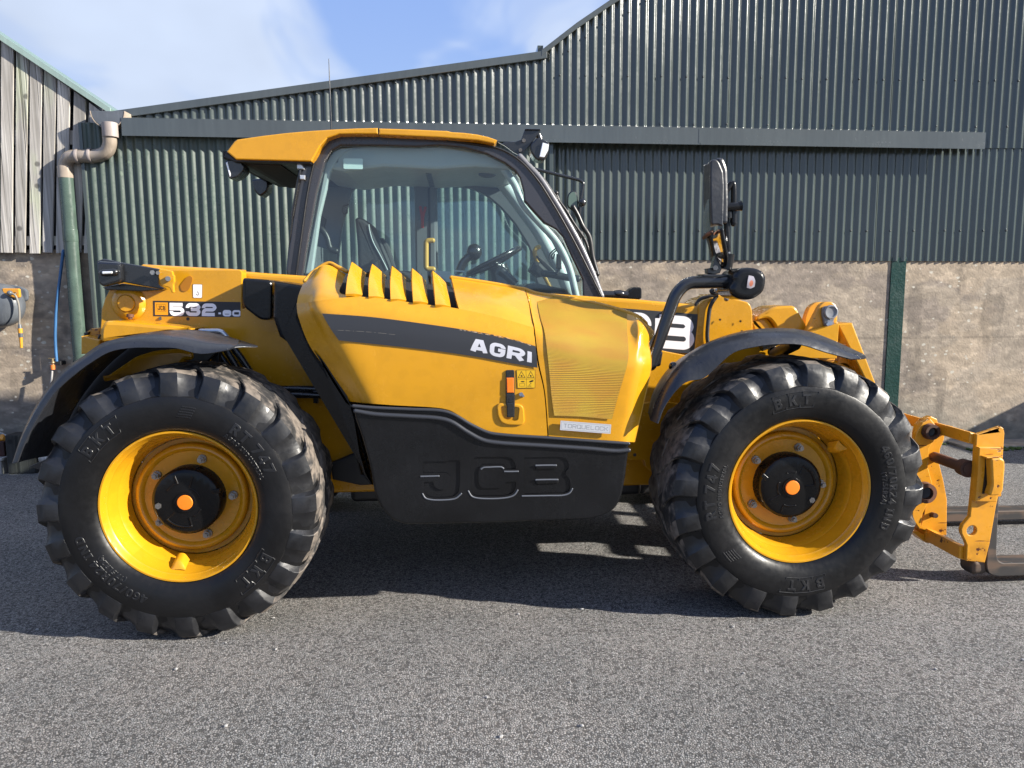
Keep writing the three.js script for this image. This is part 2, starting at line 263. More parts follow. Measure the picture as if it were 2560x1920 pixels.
{
  // one sheet to the horizon, finer and with worn patches near the machine
  const xs = [-300, -60, -20], zs = [-300, -60, -20]; for (let x = -8; x <= 12; x += 0.2) xs.push(x); for (let z = -8; z <= 6; z += 0.2) zs.push(z); xs.push(20, 60, 300); zs.push(20, 60, 300);
  const pos = [], nor = [], uv = [], col = [], idx = [];
  for (const z of zs) for (const x of xs) {
    pos.push(x, 0, z); nor.push(0, 1, 0); uv.push(x, z);
    const a = fb((x + 30) / 60, (z + 30) / 60, 24, 24, 4, 201), b = fb((x + 30) / 60, (z + 30) / 60, 70, 70, 3, 207), k = 0.95 + 0.5 * (a - 0.5) + 0.2 * (b - 0.5);
    const nearWall = 0.80 + 0.2 * sm(-3.6, -3.2, z);  // darker towards the foot of the shed wall
    col.push(k * nearWall, k * nearWall * (0.985 + 0.02 * a), k * nearWall * (0.96 + 0.06 * a));
  }
  const W = xs.length; for (let j = 0; j < zs.length - 1; j++) for (let i = 0; i < W - 1; i++) { const a = j * W + i; idx.push(a, a + W, a + 1, a + 1, a + W, a + W + 1); }
  const g = new THREE.BufferGeometry(); g.setAttribute('position', new THREE.Float32BufferAttribute(pos, 3)); g.setAttribute('normal', new THREE.Float32BufferAttribute(nor, 3)); g.setAttribute('uv', new THREE.Float32BufferAttribute(uv, 2)); g.setAttribute('color', new THREE.Float32BufferAttribute(col, 3)); g.setIndex(idx);
  const m = new THREE.Mesh(g, tarmac); m.name = 'ground'; m.receiveShadow = true; tag(m, 'grey chip-textured tarmac yard under the telehandler', 'yard', null, 'structure'); scene.add(m);
}

// ---------------------------------------------------------------- green shed
const WALL = -3.7;
const wallMap = tex(2048, 512, (u, v) => {
  const a = fb(u, v, 12, 3, 6, 221), b = fb(u, v, 60, 14, 5, 224), d = fb(u, v, 190, 48, 3, 228), s = sm(0.46, 0.56, a * 0.6 + b * 0.4), p = sm(0.50, 0.60, fb(u, v, 30, 7, 5, 231));
  let c = [0.72, 0.665, 0.60]; const k = 1 + 0.20 * (b - 0.5) + 0.28 * (d - 0.5);
  c = c.map((x, i) => x * mix(mix(1, [0.85, 0.85, 0.87][i], s), [1.08, 1.06, 1.03][i], p * 0.6) * k);
  const low = sm(0.42, 0.02, v) * sm(0.3, 0.6, fb(u, v, 16, 4, 5, 241)); c = c.map((x, i) => x * mix(1, [0.80, 0.84, 0.86][i], low));
  const st = sm(0.62, 0.72, fb(u, v, 80, 3, 4, 246)) * 0.12; c = c.map((x) => x * (1 - st));
  const joint = Math.abs(v - 0.52) < 0.006 && u > 0.2 ? 0.90 : 1; c = c.map((x) => x * joint);
  const [d1, , id] = cells(u + 0.0016 * (fb(u, v, 200, 50, 2, 253) - 0.5), v + 0.008 * (fb(u, v, 200, 50, 2, 255) - 0.5), 190, 40, 251), near = sm(0.50, 0.62, fb(u, v, 9, 3, 3, 257)); if (id < 0.20 * near + 0.012 && d1 < 0.08 + 0.22 * hsh((id * 9999) | 0, 1, 2)) c = [0.86, 0.84, 0.79];
  const pit = sm(0.74, 0.80, fb(u, v, 260, 64, 2, 261)) * 0.06, scr = sm(0.60, 0.66, fb(u, v, 160, 50, 4, 263)) * 0.09; c = c.map((x) => x * (1 + scr)); return c.map((x) => x * (1 - pit));
}, true, 1 / 13, 1 / 2);
const wallBump = tex(1024, 1024, (u, v) => 0.5 * fb(u, v, 30, 30, 5, 271) + 0.5 * fb(u, v, 120, 120, 2, 277), false, 1 / 1.7, 1 / 1.7);
const concrete = std([0.645, 0.635, 0.605], 0.92, { map: wallMap, bumpMap: wallBump, bumpScale: 0.003 });
const paintMap = tex(1024, 1024, (u, v) => { const n = fb(u, v, 5, 3, 6, 281), m = fb(u, v, 80, 6, 3, 284), k = 0.94 + 0.16 * (n - 0.5) + 0.10 * (m - 0.5); return [k, k, k]; }, true, 0.5, 0.5);
const droppings = tex(1536, 1536, (u, v) => {
  const n = fb(u, v, 5, 3, 6, 291), m = fb(u, v, 90, 6, 3, 294), k = 0.84 + 0.18 * (n - 0.5) + 0.12 * (m - 0.5);
  const wu = u + 0.004 * (fb(u, v, 120, 120, 3, 299) - 0.5), wv = v + 0.006 * (fb(u, v, 90, 90, 3, 302) - 0.5);
  const [d1, , id] = cells(wu, wv, 44, 24, 305), dense = sm(0.40, 0.62, fb(u, v, 7, 4, 3, 311)), r = 0.05 + 0.13 * hsh((id * 9999) | 0, 2, 7); const sp = id < 0.16 * dense + 0.02 && d1 < r ? 1 : 0;
  return sp ? [1, 0.99, 0.95] : [k, k, k];
}, true, 1 / 2.9, 1 / 2.9);
const sheetDark = phy([0.056, 0.070, 0.064], 0.27, { map: paintMap, roughnessMap: rough1, clearcoat: 0.5, clearcoatRoughness: 0.18 });
const sheetGreen = std([0.098, 0.132, 0.110], 0.6, { map: droppings, roughnessMap: rough1 });
const coverPaint = phy([0.072, 0.083, 0.082], 0.35, { map: paintMap, roughnessMap: rough1, clearcoat: 0.8, clearcoatRoughness: 0.15 });
const postPaint = std([0.008, 0.036, 0.028], 0.55, { roughnessMap: rough1, bumpMap: wallBump, bumpScale: 0.004 });

const PITCH = 0.076;
function corrugated(x0, x1, y0, y1, z, amp = 0.0095) {   // sheet in x, y between height functions y0 and y1
  const n = Math.round((x1 - x0) / PITCH * 12), pos = [], nor = [], uv = [], idx = [], f = (q, x) => (typeof q === 'number' ? q : q(x));
  for (let i = 0; i <= n; i++) { const x = x0 + (x1 - x0) * i / n, a = x / PITCH * Math.PI * 2, d = -amp * Math.PI * 2 / PITCH * Math.sin(a), l = Math.hypot(1, d); for (const y of [f(y0, x), f(y1, x)]) { pos.push(x, y, z + amp * Math.cos(a)); nor.push(-d / l, 0, 1 / l); uv.push(x, y); } }
  for (let i = 0; i < n; i++) { const a = i * 2; idx.push(a, a + 2, a + 1, a + 1, a + 2, a + 3); }
  const g = new THREE.BufferGeometry(); g.setAttribute('position', new THREE.Float32BufferAttribute(pos, 3)); g.setAttribute('normal', new THREE.Float32BufferAttribute(nor, 3)); g.setAttribute('uv', new THREE.Float32BufferAttribute(uv, 2)); g.setIndex(idx); return g;
}
const shed = thing('farm_shed', 3.5, 0, WALL, 'dark green corrugated shed with curved roof, sliding door and concrete base wall', 'shed');
const LOWX = -1.66, BRK = 1.985, ENDX = 10.0;
const tilt = (x) => -0.0087 * (x - 2.2);
const leanTop = (x) => 3.045 + (x - LOWX) * 0.1465;
const archTop = (x) => -1.485 + Math.sqrt(6.48 * 6.48 - (x - 6) ** 2);
const topAt = (x) => (x < BRK ? leanTop(x) : archTop(x));
part('concrete_wall', box(-8, 12.5, -0.3, 1.895, WALL - 0.2, WALL, 0), concrete, shed, { keepUV: false });
// upper cladding, sheet by sheet, above the track cover; then the lower sheets to the right of the sliding door
const SW = PITCH * 10;
for (let x = LOWX; x < ENDX - 0.05; x += SW) {
  const a = x, b = Math.min(x + SW, ENDX), first = a < BRK && b > BRK;
  if (first) { part('cladding_sheet', corrugated(a, BRK, 2.86, (q) => leanTop(q), WALL + 0.022), sheetDark, shed); part('cladding_sheet', corrugated(BRK, b, 2.80, archTop, WALL + 0.026), sheetDark, shed); }
  else part('cladding_sheet', corrugated(a, b + (a < BRK ? 0 : 0.02), a < BRK ? 2.86 : 2.80, a < BRK ? leanTop : archTop, WALL + (a < BRK ? 0.022 : 0.026 + 0.0035 * (Math.round(x / SW) & 1))), sheetDark, shed);
}
for (let x = 2.065; x < ENDX - 0.05; x += SW) part('cladding_sheet', corrugated(x, Math.min(x + SW + 0.02, ENDX), (q) => 1.790 + 0.9 * tilt(q), 2.86, WALL + 0.012 + 0.0035 * (Math.round(x / SW) & 1)), sheetDark, shed);
// sliding door of lighter weathered sheets
{
  const door = holder('sliding_door', shed, 'paler green sliding door spotted with bird droppings');
  for (let x = -1.965; x < 2.03; x += SW) part('cladding_sheet', corrugated(x, Math.min(x + SW, 2.035), 0.07, 2.95, WALL + 0.10 + 0.001 * (Math.round(x / SW) & 1)), sheetGreen, door);
  part('door_frame', [box(-1.97, 2.04, 0.06, 0.14, WALL + 0.03, WALL + 0.085, 0.004), box(2.025, 2.062, 0.06, 2.86, WALL + 0.03, WALL + 0.116, 0.004), box(-1.985, -1.955, 0.06, 2.95, WALL + 0.03, WALL + 0.112, 0.004)], sheetDark, door);
}
// track cover: a folded channel in two lengths
{
  const prof = (x0, x1) => { const g = ext([[0, 0.012], [0.004, 0], [0.016, 0], [0.016, 0.146], [-0.145, 0.188], [-0.145, 0.178], [0.004, 0.140]].map(([a, b]) => [a, b]), x0, x1, { b: 0 }); const m = new THREE.Matrix4().makeBasis(V(0, 0, 1), V(0, 1, 0), V(1, 0, 0)); g.applyMatrix4(m); const id = g.index; const q = g.index ? g.toNonIndexed() : g, p = q.attributes.position.array; for (let i = 0; i < p.length; i += 9) for (let k = 0; k < 3; k++) { const t = p[i + 3 + k]; p[i + 3 + k] = p[i + 6 + k]; p[i + 6 + k] = t; } q.deleteAttribute('normal'); q.computeVertexNormals(); return q; };
  for (const [x0, x1] of [[-1.60, 3.362], [3.365, 6.005]]) { const g = prof(x0, x1); g.translate(-2.2, 0, 0); g.rotateZ(-0.0087); g.translate(2.2, 2.797, WALL + 0.165); part('door_track_cover', g, coverPaint, shed); }
  part('door_track_cover_joint', box(3.350, 3.372, 2.80, 2.925, WALL + 0.181, WALL + 0.1835, 0), coverPaint, shed);
}
// verge flashings and the roofs behind them
{
  const lean = [], arch = [];
  for (let i = 0; i <= 1; i++) { const x = mix(LOWX - 0.06, BRK + 0.03, i); lean.push([x, leanTop(x)]); }
  for (let i = 0; i <= 26; i++) { const x = mix(BRK - 0.02, ENDX, i / 26); arch.push([x, archTop(x) + 0.0]); }
  const band = (l, dn, up) => [...l.map(([x, y]) => [x, y - dn]), ...l.slice().reverse().map(([x, y]) => [x, y + up])];
  part('verge_flashing', ext(band(lean, 0.045, 0.022), WALL + 0.03, WALL + 0.055, { b: 0.004 }), coverPaint, shed);
  part('verge_flashing', ext(band(arch, 0.03, 0.022), WALL + 0.034, WALL + 0.058, { b: 0.004 }), coverPaint, shed);
  part('roof', [ext(band(lean, 0.0, 0.015), WALL - 12, WALL + 0.03, { b: 0 }), ext(band(arch, 0.0, 0.015), WALL - 12, WALL + 0.034, { b: 0 })], sheetDark, shed);
  parts('side_wall', [box(ENDX - 0.02, ENDX + 0.1, 0, 3.6, WALL - 12, WALL + 0.02, 0), box(BRK - 0.05, BRK, 3.2, 3.66, WALL - 12, WALL, 0), box(-1.7, 12, 0, 3, WALL - 12, WALL - 11.9, 0)], sheetDark, shed);
}
part('steel_post', [box(5.285, 5.43, -0.1, 1.80, WALL - 0.05, WALL + 0.012, 0.003)], postPaint, shed);
{ // fixing screws in their rows
  const g = [], s = (x, y, z) => g.push(ball([x, y, z], 0.0105, 1, 1, 0.7, 7));
  const row = (x0, x1, y, z, steps) => { let i = 0; for (let k = Math.ceil(x0 / PITCH); k * PITCH < x1; k += steps[i++ % steps.length]) s(k * PITCH, y + rr(-0.004, 0.004), z + 0.011); };
  row(2.1, 11, 2.045, WALL + 0.012, [2, 3, 3, 4]); row(2.1, 11, 3.40, WALL + 0.026, [3, 2, 3, 4]); row(-1.6, 11, 2.99, WALL + 0.024, [4, 5, 4]);
  for (let x = 2.2; x < 4; x += 0.17) s(Math.round(x / PITCH) * PITCH, archTop(x) - 0.16, WALL + 0.038);
  for (let x = -0.9; x < 1.9; x += 0.23) s(Math.round(x / PITCH) * PITCH, leanTop(x) - 0.07, WALL + 0.034);
  part('screw', g, std([0.05, 0.055, 0.055], 0.4, { metalness: 0.4 }), shed, { kind: 'stuff' });
}
{ // rough concrete footing along the foot of the wall and moss in its joint
  const f = part('wall_footing', [box(5.95, 6.9, -0.1, 0.03, WALL - 0.02, WALL + 0.30, 0.02), box(6.9, 9.5, -0.1, 0.045, WALL - 0.02, WALL + 0.34, 0.02)], concrete, shed);
  const g = []; for (let i = 0; i < 260; i++) { const x = rr(5.6, 9), z = WALL + (x > 5.95 ? 0.32 : 0.02) + rr(-0.03, 0.05); g.push(ball([x, rr(0, 0.012), z], rr(0.008, 0.022), 1.3, 0.7, 1, 6)); }
  const ms = part('moss', g, std([0.055, 0.085, 0.016], 0.95), null); tag(ms, 'green moss tufts along the foot of the concrete wall', 'moss', null, 'stuff');
}
// unseen wall added off to the right to shade the shed wall foot
tag(part('added_shade_wall', box(7.98, 8.2, 0, 1.0, WALL + 0.03, WALL + 1.6, 0.01), concrete, null), 'low concrete wall running out from the shed', 'wall', null, 'structure');

// ---------------------------------------------------------------- timber barn
const woodTex = [0, 1, 2].map((q) => tex(256, 1024, (u, v) => {
  const w = u + 0.05 * (fb(u, v, 2, 3, 4, 301 + q) - 0.5), n = fb(w, v, 26, 2, 5, 311 + q * 7), m = fb(w, v, 90, 5, 3, 321 + q * 7), a = fb(u, v, 2, 4, 5, 331 + q * 7), cr = sm(0.66, 0.72, fb(w, v, 40, 2, 3, 341 + q));
  const k = (0.68 + 0.30 * (n - 0.5) + 0.20 * (m - 0.5) + 0.26 * (a - 0.5)) * (1 - 0.35 * cr), [d1, , id] = cells(u, v, 2, 9, 351 + q), kn = id > 0.72 ? sm(0.12, 0.05, d1) * 0.35 : 0, g = sm(0.5, 0.7, a) * 0.03;
  return [(k + 0.012) * (1 - kn), (k - 0.004 + g) * (1 - kn), (k - 0.028 - g) * (1 - kn)];
}, true, 1 / 0.5, 1 / 2.2));
const woods = woodTex.flatMap((t, q) => [1.0, 0.8].map((k) => std([k, k * 0.985, k * 0.96], 0.9, { map: t, bumpMap: t, bumpScale: 0.004 })));
const roofGreen = std([0.135, 0.215, 0.170], 0.5, { map: paintMap, roughnessMap: rough1 });
const barn = thing('timber_barn', -4.2, 0, WALL, 'grey timber-boarded barn gable with green sheet roof over a rendered wall', 'barn');
{
  const gable = (x) => 3.062 + (-1.736 - x) * 0.691;
  const edges = [[-2.739,1.857],[-2.641,1.856],[-2.62,1.856],[-2.537,1.856],[-2.498,1.856],[-2.413,1.856],[-2.39,1.856],[-2.308,1.855],[-2.277,1.855],[-2.184,1.855],[-2.159,1.855],[-2.068,1.854],[-2.042,1.854],[-1.958,1.854]];
  const tops = [[-2.585,3.571],[-2.486,3.573],[-2.464,3.573],[-2.364,3.575],[-2.355,3.575],[-2.255,3.576],[-2.238,3.576],[-2.135,3.578],[-2.128,3.578],[-2.026,3.579],[-1.989,3.58],[-1.888,3.581],[-1.857,3.582],[-1.757,3.583]];
  const put = (b0, b1, t0, t1, i) => {
    const y0 = 1.862 + rr(-0.006, 0.004), u = (y) => (y - 1.86) / (3.55 - 1.86), L = (y) => mix(b0, t0, u(y)), Rg = (y) => mix(b1, t1, u(y));
    const yl = gable(t0) - 0.02, yr = gable(t1) - 0.02, g = ext([[L(y0), y0 + rr(-0.004, 0.004)], [Rg(y0), y0], [Rg(yr), yr], [L(yl), yl]], WALL + 0.034 + rr(-0.002, 0.003), WALL + 0.056 + rr(0, 0.003), { b: 0.003 });
    const q = part('board', g, woods[i % woods.length], barn); const uv = q.geometry.attributes.uv; for (let k = 0; k < uv.count; k++) uv.setXY(k, uv.getX(k) + i * 0.137, uv.getY(k) + i * 0.71);
  };
  for (let i = 0; i < 7; i++) put(edges[i * 2][0], edges[i * 2 + 1][0], tops[i * 2][0], tops[i * 2 + 1][0], i * 5 + 2);
  for (let i = 1; i < 26; i++) { const x = edges[0][0] - i * 0.126; const q = tops[0][0] - i * 0.126; put(x, x + 0.110, q, q + 0.110, i * 5 + 1); }
  part('rail', [box(-5.8, -1.99, 1.93, 2.01, WALL - 0.03, WALL + 0.032, 0.004)], woods[1], barn); part('rail', [box(-5.8, -1.95, 2.78, 2.90, WALL - 0.03, WALL + 0.032, 0.004)], woods[3], barn); part('rail', box(-5.8, -2.4, 3.22, 3.32, WALL - 0.03, WALL + 0.032, 0.004), woods[3], barn);
  part('dark_backing', [ext([[-7, 0], [-1.96, 0], [-1.96, gable(-1.96) - 0.02], [-7, gable(-7) - 0.02]], -4.10, -4.05, { b: 0 }), box(-7.1, -7, 0, 6.5, -4.05, WALL + 0.03, 0), box(-7, -1.96, 1.70, 1.84, -4.05, WALL - 0.21, 0)], black, barn);  // black backing added close behind the boards to darken their gaps
  part('side_wall', box(-2.0, -1.972, 1.2, 3.18, -4.05, WALL + 0.03, 0), woods[4], barn);
  const line = [[-7.2, gable(-7.2)], [-1.716, gable(-1.716)]], slab = (dn, up, z0, z1) => ext([[line[0][0], line[0][1] - dn], [line[1][0], line[1][1] - dn], [line[1][0], line[1][1] + up], [line[0][0], line[0][1] + up]], z0, z1, { b: 0 });
  part('roof', slab(-0.002, 0.022, -4.02, WALL + 0.085), roofGreen, barn);
  part('verge_trim', [slab(0.026, 0.026, WALL + 0.085, WALL + 0.10), slab(0.004, 0.002, WALL + 0.06, WALL + 0.085)], std([0.30, 0.40, 0.36], 0.5, { map: paintMap }), barn);
}
const shedStain = 0;

// ---------------------------------------------------------------- drainpipe, hose reel, tap, pallets
const pvc = std([0.40, 0.335, 0.27], 0.42, { map: plasticMap, roughnessMap: rough1 }), pvcPale = std([0.37, 0.32, 0.295], 0.5, { map: plasticMap }), pipeGreen = std([0.085, 0.130, 0.105], 0.5, { map: plasticMap, roughnessMap: rough1 }), greyPlastic = std([0.13, 0.145, 0.165], 0.55, { map: plasticMap, roughnessMap: rough1 });
{
  const d = thing('drainpipe', -2.05, 0, -3.5, 'green drainpipe with beige swan-neck bend below a gutter end', 'drainpipe');
  const zg = -3.52, c = [-1.708,3.03,-3.52], R = 0.143;
  const arc = (r, n = 20) => Array.from({ length: n + 1 }, (_, i) => { const a = Math.PI + Math.PI * i / n; return [c[0] + r * Math.cos(a), c[1] + r * Math.sin(a)]; });
  part('gutter', ext([...arc(R), ...arc(R - 0.008).reverse()], -4.0, zg, { b: 0.002 }), pvc, d);
  part('gutter_end_cap', ext([...arc(R - 0.010)], zg - 0.03, zg - 0.004, { b: 0.002 }), greyPlastic, d);
  const p = [[-1.692,2.923,-3.51],[-1.704,2.822,-3.52],[-1.709,2.771,-3.53],[-1.749,2.704,-3.55],[-1.846,2.673,-3.57],[-1.974,2.67,-3.58],[-2.08,2.661,-3.6],[-2.124,2.608,-3.62],[-2.132,2.541,-3.62]];
  part('swan_neck', tube(p, 0.056, { n: 60, k: 20, open: true }), pvc, d);
  const ring = (q, a, w = 0.03, r = 0.063) => { const g = lathe([[r - 0.006, -w], [r, -w + 0.004], [r, w - 0.004], [r - 0.006, w]], 24); g.applyQuaternion(new THREE.Quaternion().setFromUnitVectors(V(0, 0, 1), V(...a).normalize())); g.translate(...q); return g; };
  part('pipe_socket', [ring([p[0][0], p[0][1] - 0.05, -3.513], [0, 1, 0], 0.06)], pvcPale, d);
  part('pipe_socket', [ring(p[8], [0, 1, 0], 0.05)], pvc, d);
  part('pipe_socket', [ring([[-1.89,2.672,-3.573]][0], [1, 0.03, 0], 0.014, 0.064)], pvcPale, d); part('pipe_socket', [ring([[-2,2.668,-3.583]][0], [1, 0.05, 0], 0.014, 0.064)], pvcPale, d);
  const t = [-2.129,2.551,-3.62]; part('pipe', rod([t[0], t[1], -3.62], [t[0] + 0.004, 0.12, -3.62], 0.0585, 0.0585, 28), pipeGreen, d);
  part('pipe_joint', lathe([[0.0585, 0], [0.0625, 0.003], [0.0625, 0.10], [0.0595, 0.104]], 28, 'y').translate(t[0], [-2.144,1.957,-3.62][1], -3.62), pipeGreen, d);
}
{
  const h = thing('hose_reel', -2.72, 1.5, -3.55, 'grey wall-mounted hose reel with yellow mount at left edge', 'hose reel');
  const c = [-2.721,1.417,-3.5];
  const body = lathe([[0.0, 0.12], [0.09, 0.115], [0.16, 0.095], [0.185, 0.05], [0.19, 0], [0.185, -0.05], [0.16, -0.10], [0.0, -0.12]], 40); body.translate(c[0], c[1], -3.54);
  part('reel_casing', body, greyPlastic, h);
  part('wall_bracket', ext([[-2.728,1.597],[-2.66,1.592],[-2.575,1.576],[-2.524,1.546],[-2.527,1.461],[-2.558,1.442],[-2.614,1.464],[-2.667,1.512],[-2.734,1.524]], -3.64, -3.60, { b: 0.012, r: 0.02 }), greyPlastic, h);
  part('yellow_mount', ext([[-2.637,1.559],[-2.617,1.561],[-2.498,1.558],[-2.498,1.485],[-2.522,1.476],[-2.572,1.488],[-2.604,1.506],[-2.631,1.524]], -3.47, -3.44, { b: 0.006, r: 0.015, holes: [[[-2.553,1.533],[-2.515,1.53],[-2.514,1.507],[-2.547,1.511]]] }), phy([0.60, 0.27, 0.03], 0.5, { roughnessMap: rough1 }), h);
  part('nozzle_socket', ball([-2.563,1.521,-3.42], 0.022, 1, 1, 1, 14), greyPlastic, h);
  part('hose', tube([[-2.558,1.521,-3.42],[-2.525,1.506,-3.42],[-2.504,1.447,-3.42],[-2.499,1.37,-3.42],[-2.508,1.258,-3.42]], 0.0085, { n: 40, k: 8 }), std([0.20, 0.18, 0.15], 0.6), h);
  const a = [-2.506,1.258,-3.42], q = (y) => a[1] - y;
  part('connector', rod([a[0], a[1], -3.42], [a[0], q(0.035), -3.42], 0.012, 0.017, 14), greyPlastic, h); part('connector', rod([a[0], q(0.075), -3.42], [a[0], q(0.11), -3.42], 0.017, 0.017, 14), greyPlastic, h);
  part('nozzle', [rod([a[0], q(0.035), -3.42], [a[0], q(0.075), -3.42], 0.018, 0.018, 14), rod([a[0], q(0.11), -3.42], [a[0] - 0.003, q(0.20), -3.42], 0.0145, 0.011, 14)], phy([0.58, 0.26, 0.02], 0.45), h);
}
{
  const w = thing('water_tap', -2.26, 0.6, -3.62, 'brass tap on blue water pipe beside the green drainpipe', 'tap');
  part('water_pipe', tube([[-2.202,1.88,-3.62],[-2.242,1.677,-3.62],[-2.274,1.52,-3.62],[-2.302,1.363,-3.62],[-2.324,1.18,-3.62],[-2.333,1.033,-3.62],[-2.333,.922,-3.62]], 0.0125, { n: 60, k: 10 }), std([0.045, 0.16, 0.36], 0.5, { map: plasticMap }), w);
  const t = [-2.356,.912,-3.6];
  part('tap_body', [rod([t[0] + 0.03, t[1], -3.62], [t[0] - 0.015, t[1], -3.6], 0.010), rod([t[0], t[1] + 0.035, -3.6], [t[0], t[1] - 0.03, -3.6], 0.009), rod([t[0] - 0.035, t[1] + 0.038, -3.6], [t[0] + 0.02, t[1] + 0.036, -3.6], 0.004), ball([t[0], t[1], -3.6], 0.014)], std([0.40, 0.30, 0.16], 0.4, { metalness: 0.8 }), w);
  part('pipe_bracket', box(t[0] + 0.02, t[0] + 0.065, t[1] - 0.025, t[1] + 0.01, -3.69, -3.60, 0.004), black, w);
  part('hose_connector', rod([t[0] - 0.003, t[1] - 0.02, -3.6], [t[0] - 0.004, t[1] - 0.06, -3.6], 0.018, 0.018, 16), phy([0.62, 0.16, 0.03], 0.45), w);
  part('hose', tube([[-2.357,.834,-3.58],[-2.369,.766,-3.58],[-2.408,.618,-3.58],[-2.499,.445,-3.58],[-2.643,.285,-3.58],[-2.775,.266,-3.58],[-2.831,.295,-3.58],[-2.912,.316,-3.58]], 0.0085, { n: 70, k: 8 }), std([0.34, 0.33, 0.32], 0.6), w);
}
{
  const p = thing('wooden_pallet', -3.2, 0, -3.5, 'weathered pallet against the rendered wall left of the rear mudguard', 'pallet');
  for (let i = 0; i < 3; i++) part('plank', box(-3.75, -2.645, 0.118, 0.14, -3.365 - i * 0.135, -3.255 - i * 0.135, 0.003), woods[(i * 2 + 1) % 6], p);
  for (const x of [-3.68, -3.2, -2.72]) part('block', box(x - 0.06, x + 0.06, 0, 0.117, -3.37, -3.262, 0.004), woods[3], p);
  const post = thing('timber_baulk', -2.5, 0, -3.33, 'dark squared timber baulk standing behind the rear mudguard', 'timber');
  part('baulk', box(-2.62, -2.385, 0, 0.335, -3.42, -3.26, 0.012), std([0.07, 0.07, 0.066], 0.9, { map: woodTex[1], bumpMap: woodTex[1], bumpScale: 0.004 }), post);
  const lg = thing('timber_offcut', -2.2, 0.1, -3.35, 'pale round timber offcut lying beside the dark baulk', 'timber');
  part('offcut', rod([-2.38, 0.115, -3.32], [-1.6, 0.16, -3.42], 0.035, 0.035, 12), woods[0], lg);
  const cr = thing('metal_toolbox', -2.8, 0.14, -3.4, 'rust-red metal box with yellow fittings on the pallet', 'box');
  part('box_body', box(-3.05, -2.665, 0.141, 0.27, -3.52, -3.32, 0.008), std([0.30, 0.09, 0.05], 0.6, { map: rustMap }), cr);
  part('fitting', rod([-2.80, 0.285, -3.38], [-2.68, 0.288, -3.36], 0.020, 0.018), phy([0.60, 0.26, 0.03], 0.4), cr); part('fitting', ball([-2.84, 0.288, -3.38], 0.026), phy([0.60, 0.26, 0.03], 0.4), cr); part('fitting', ball([-2.73, 0.295, -3.42], 0.02), phy([0.60, 0.26, 0.03], 0.4), cr);
}
{
  const g = [], st = std([0.30, 0.295, 0.285], 0.85); for (let i = 0; i < 45; i++) { const s = new THREE.IcosahedronGeometry(rr(0.003, 0.0075), 0); s.scale(rr(0.9, 1.6), 0.7, rr(0.8, 1.2)); s.rotateY(rr(0, 6)); s.translate(rr(-1.2, 3.6), 0.004, rr(-0.3, 2.2)); g.push(s); }
  for (let i = 0; i < 30; i++) { const s = new THREE.IcosahedronGeometry(rr(0.006, 0.014), 0); s.scale(1.4, 0.5, 1); s.rotateY(rr(0, 6)); s.translate(rr(3.4, 7), 0.005, rr(-3.2, -0.5)); g.push(s); }
  tag(part('loose_chippings', g, st, null), 'loose pale stone chippings scattered on the tarmac', 'chippings', null, 'stuff');
}

// ---------------------------------------------------------------- telehandler
const th = thing('telehandler', 1.375, 0, -1.15, 'yellow and black telehandler with pallet forks, glazed cab and large lugged tyres', 'telehandler');
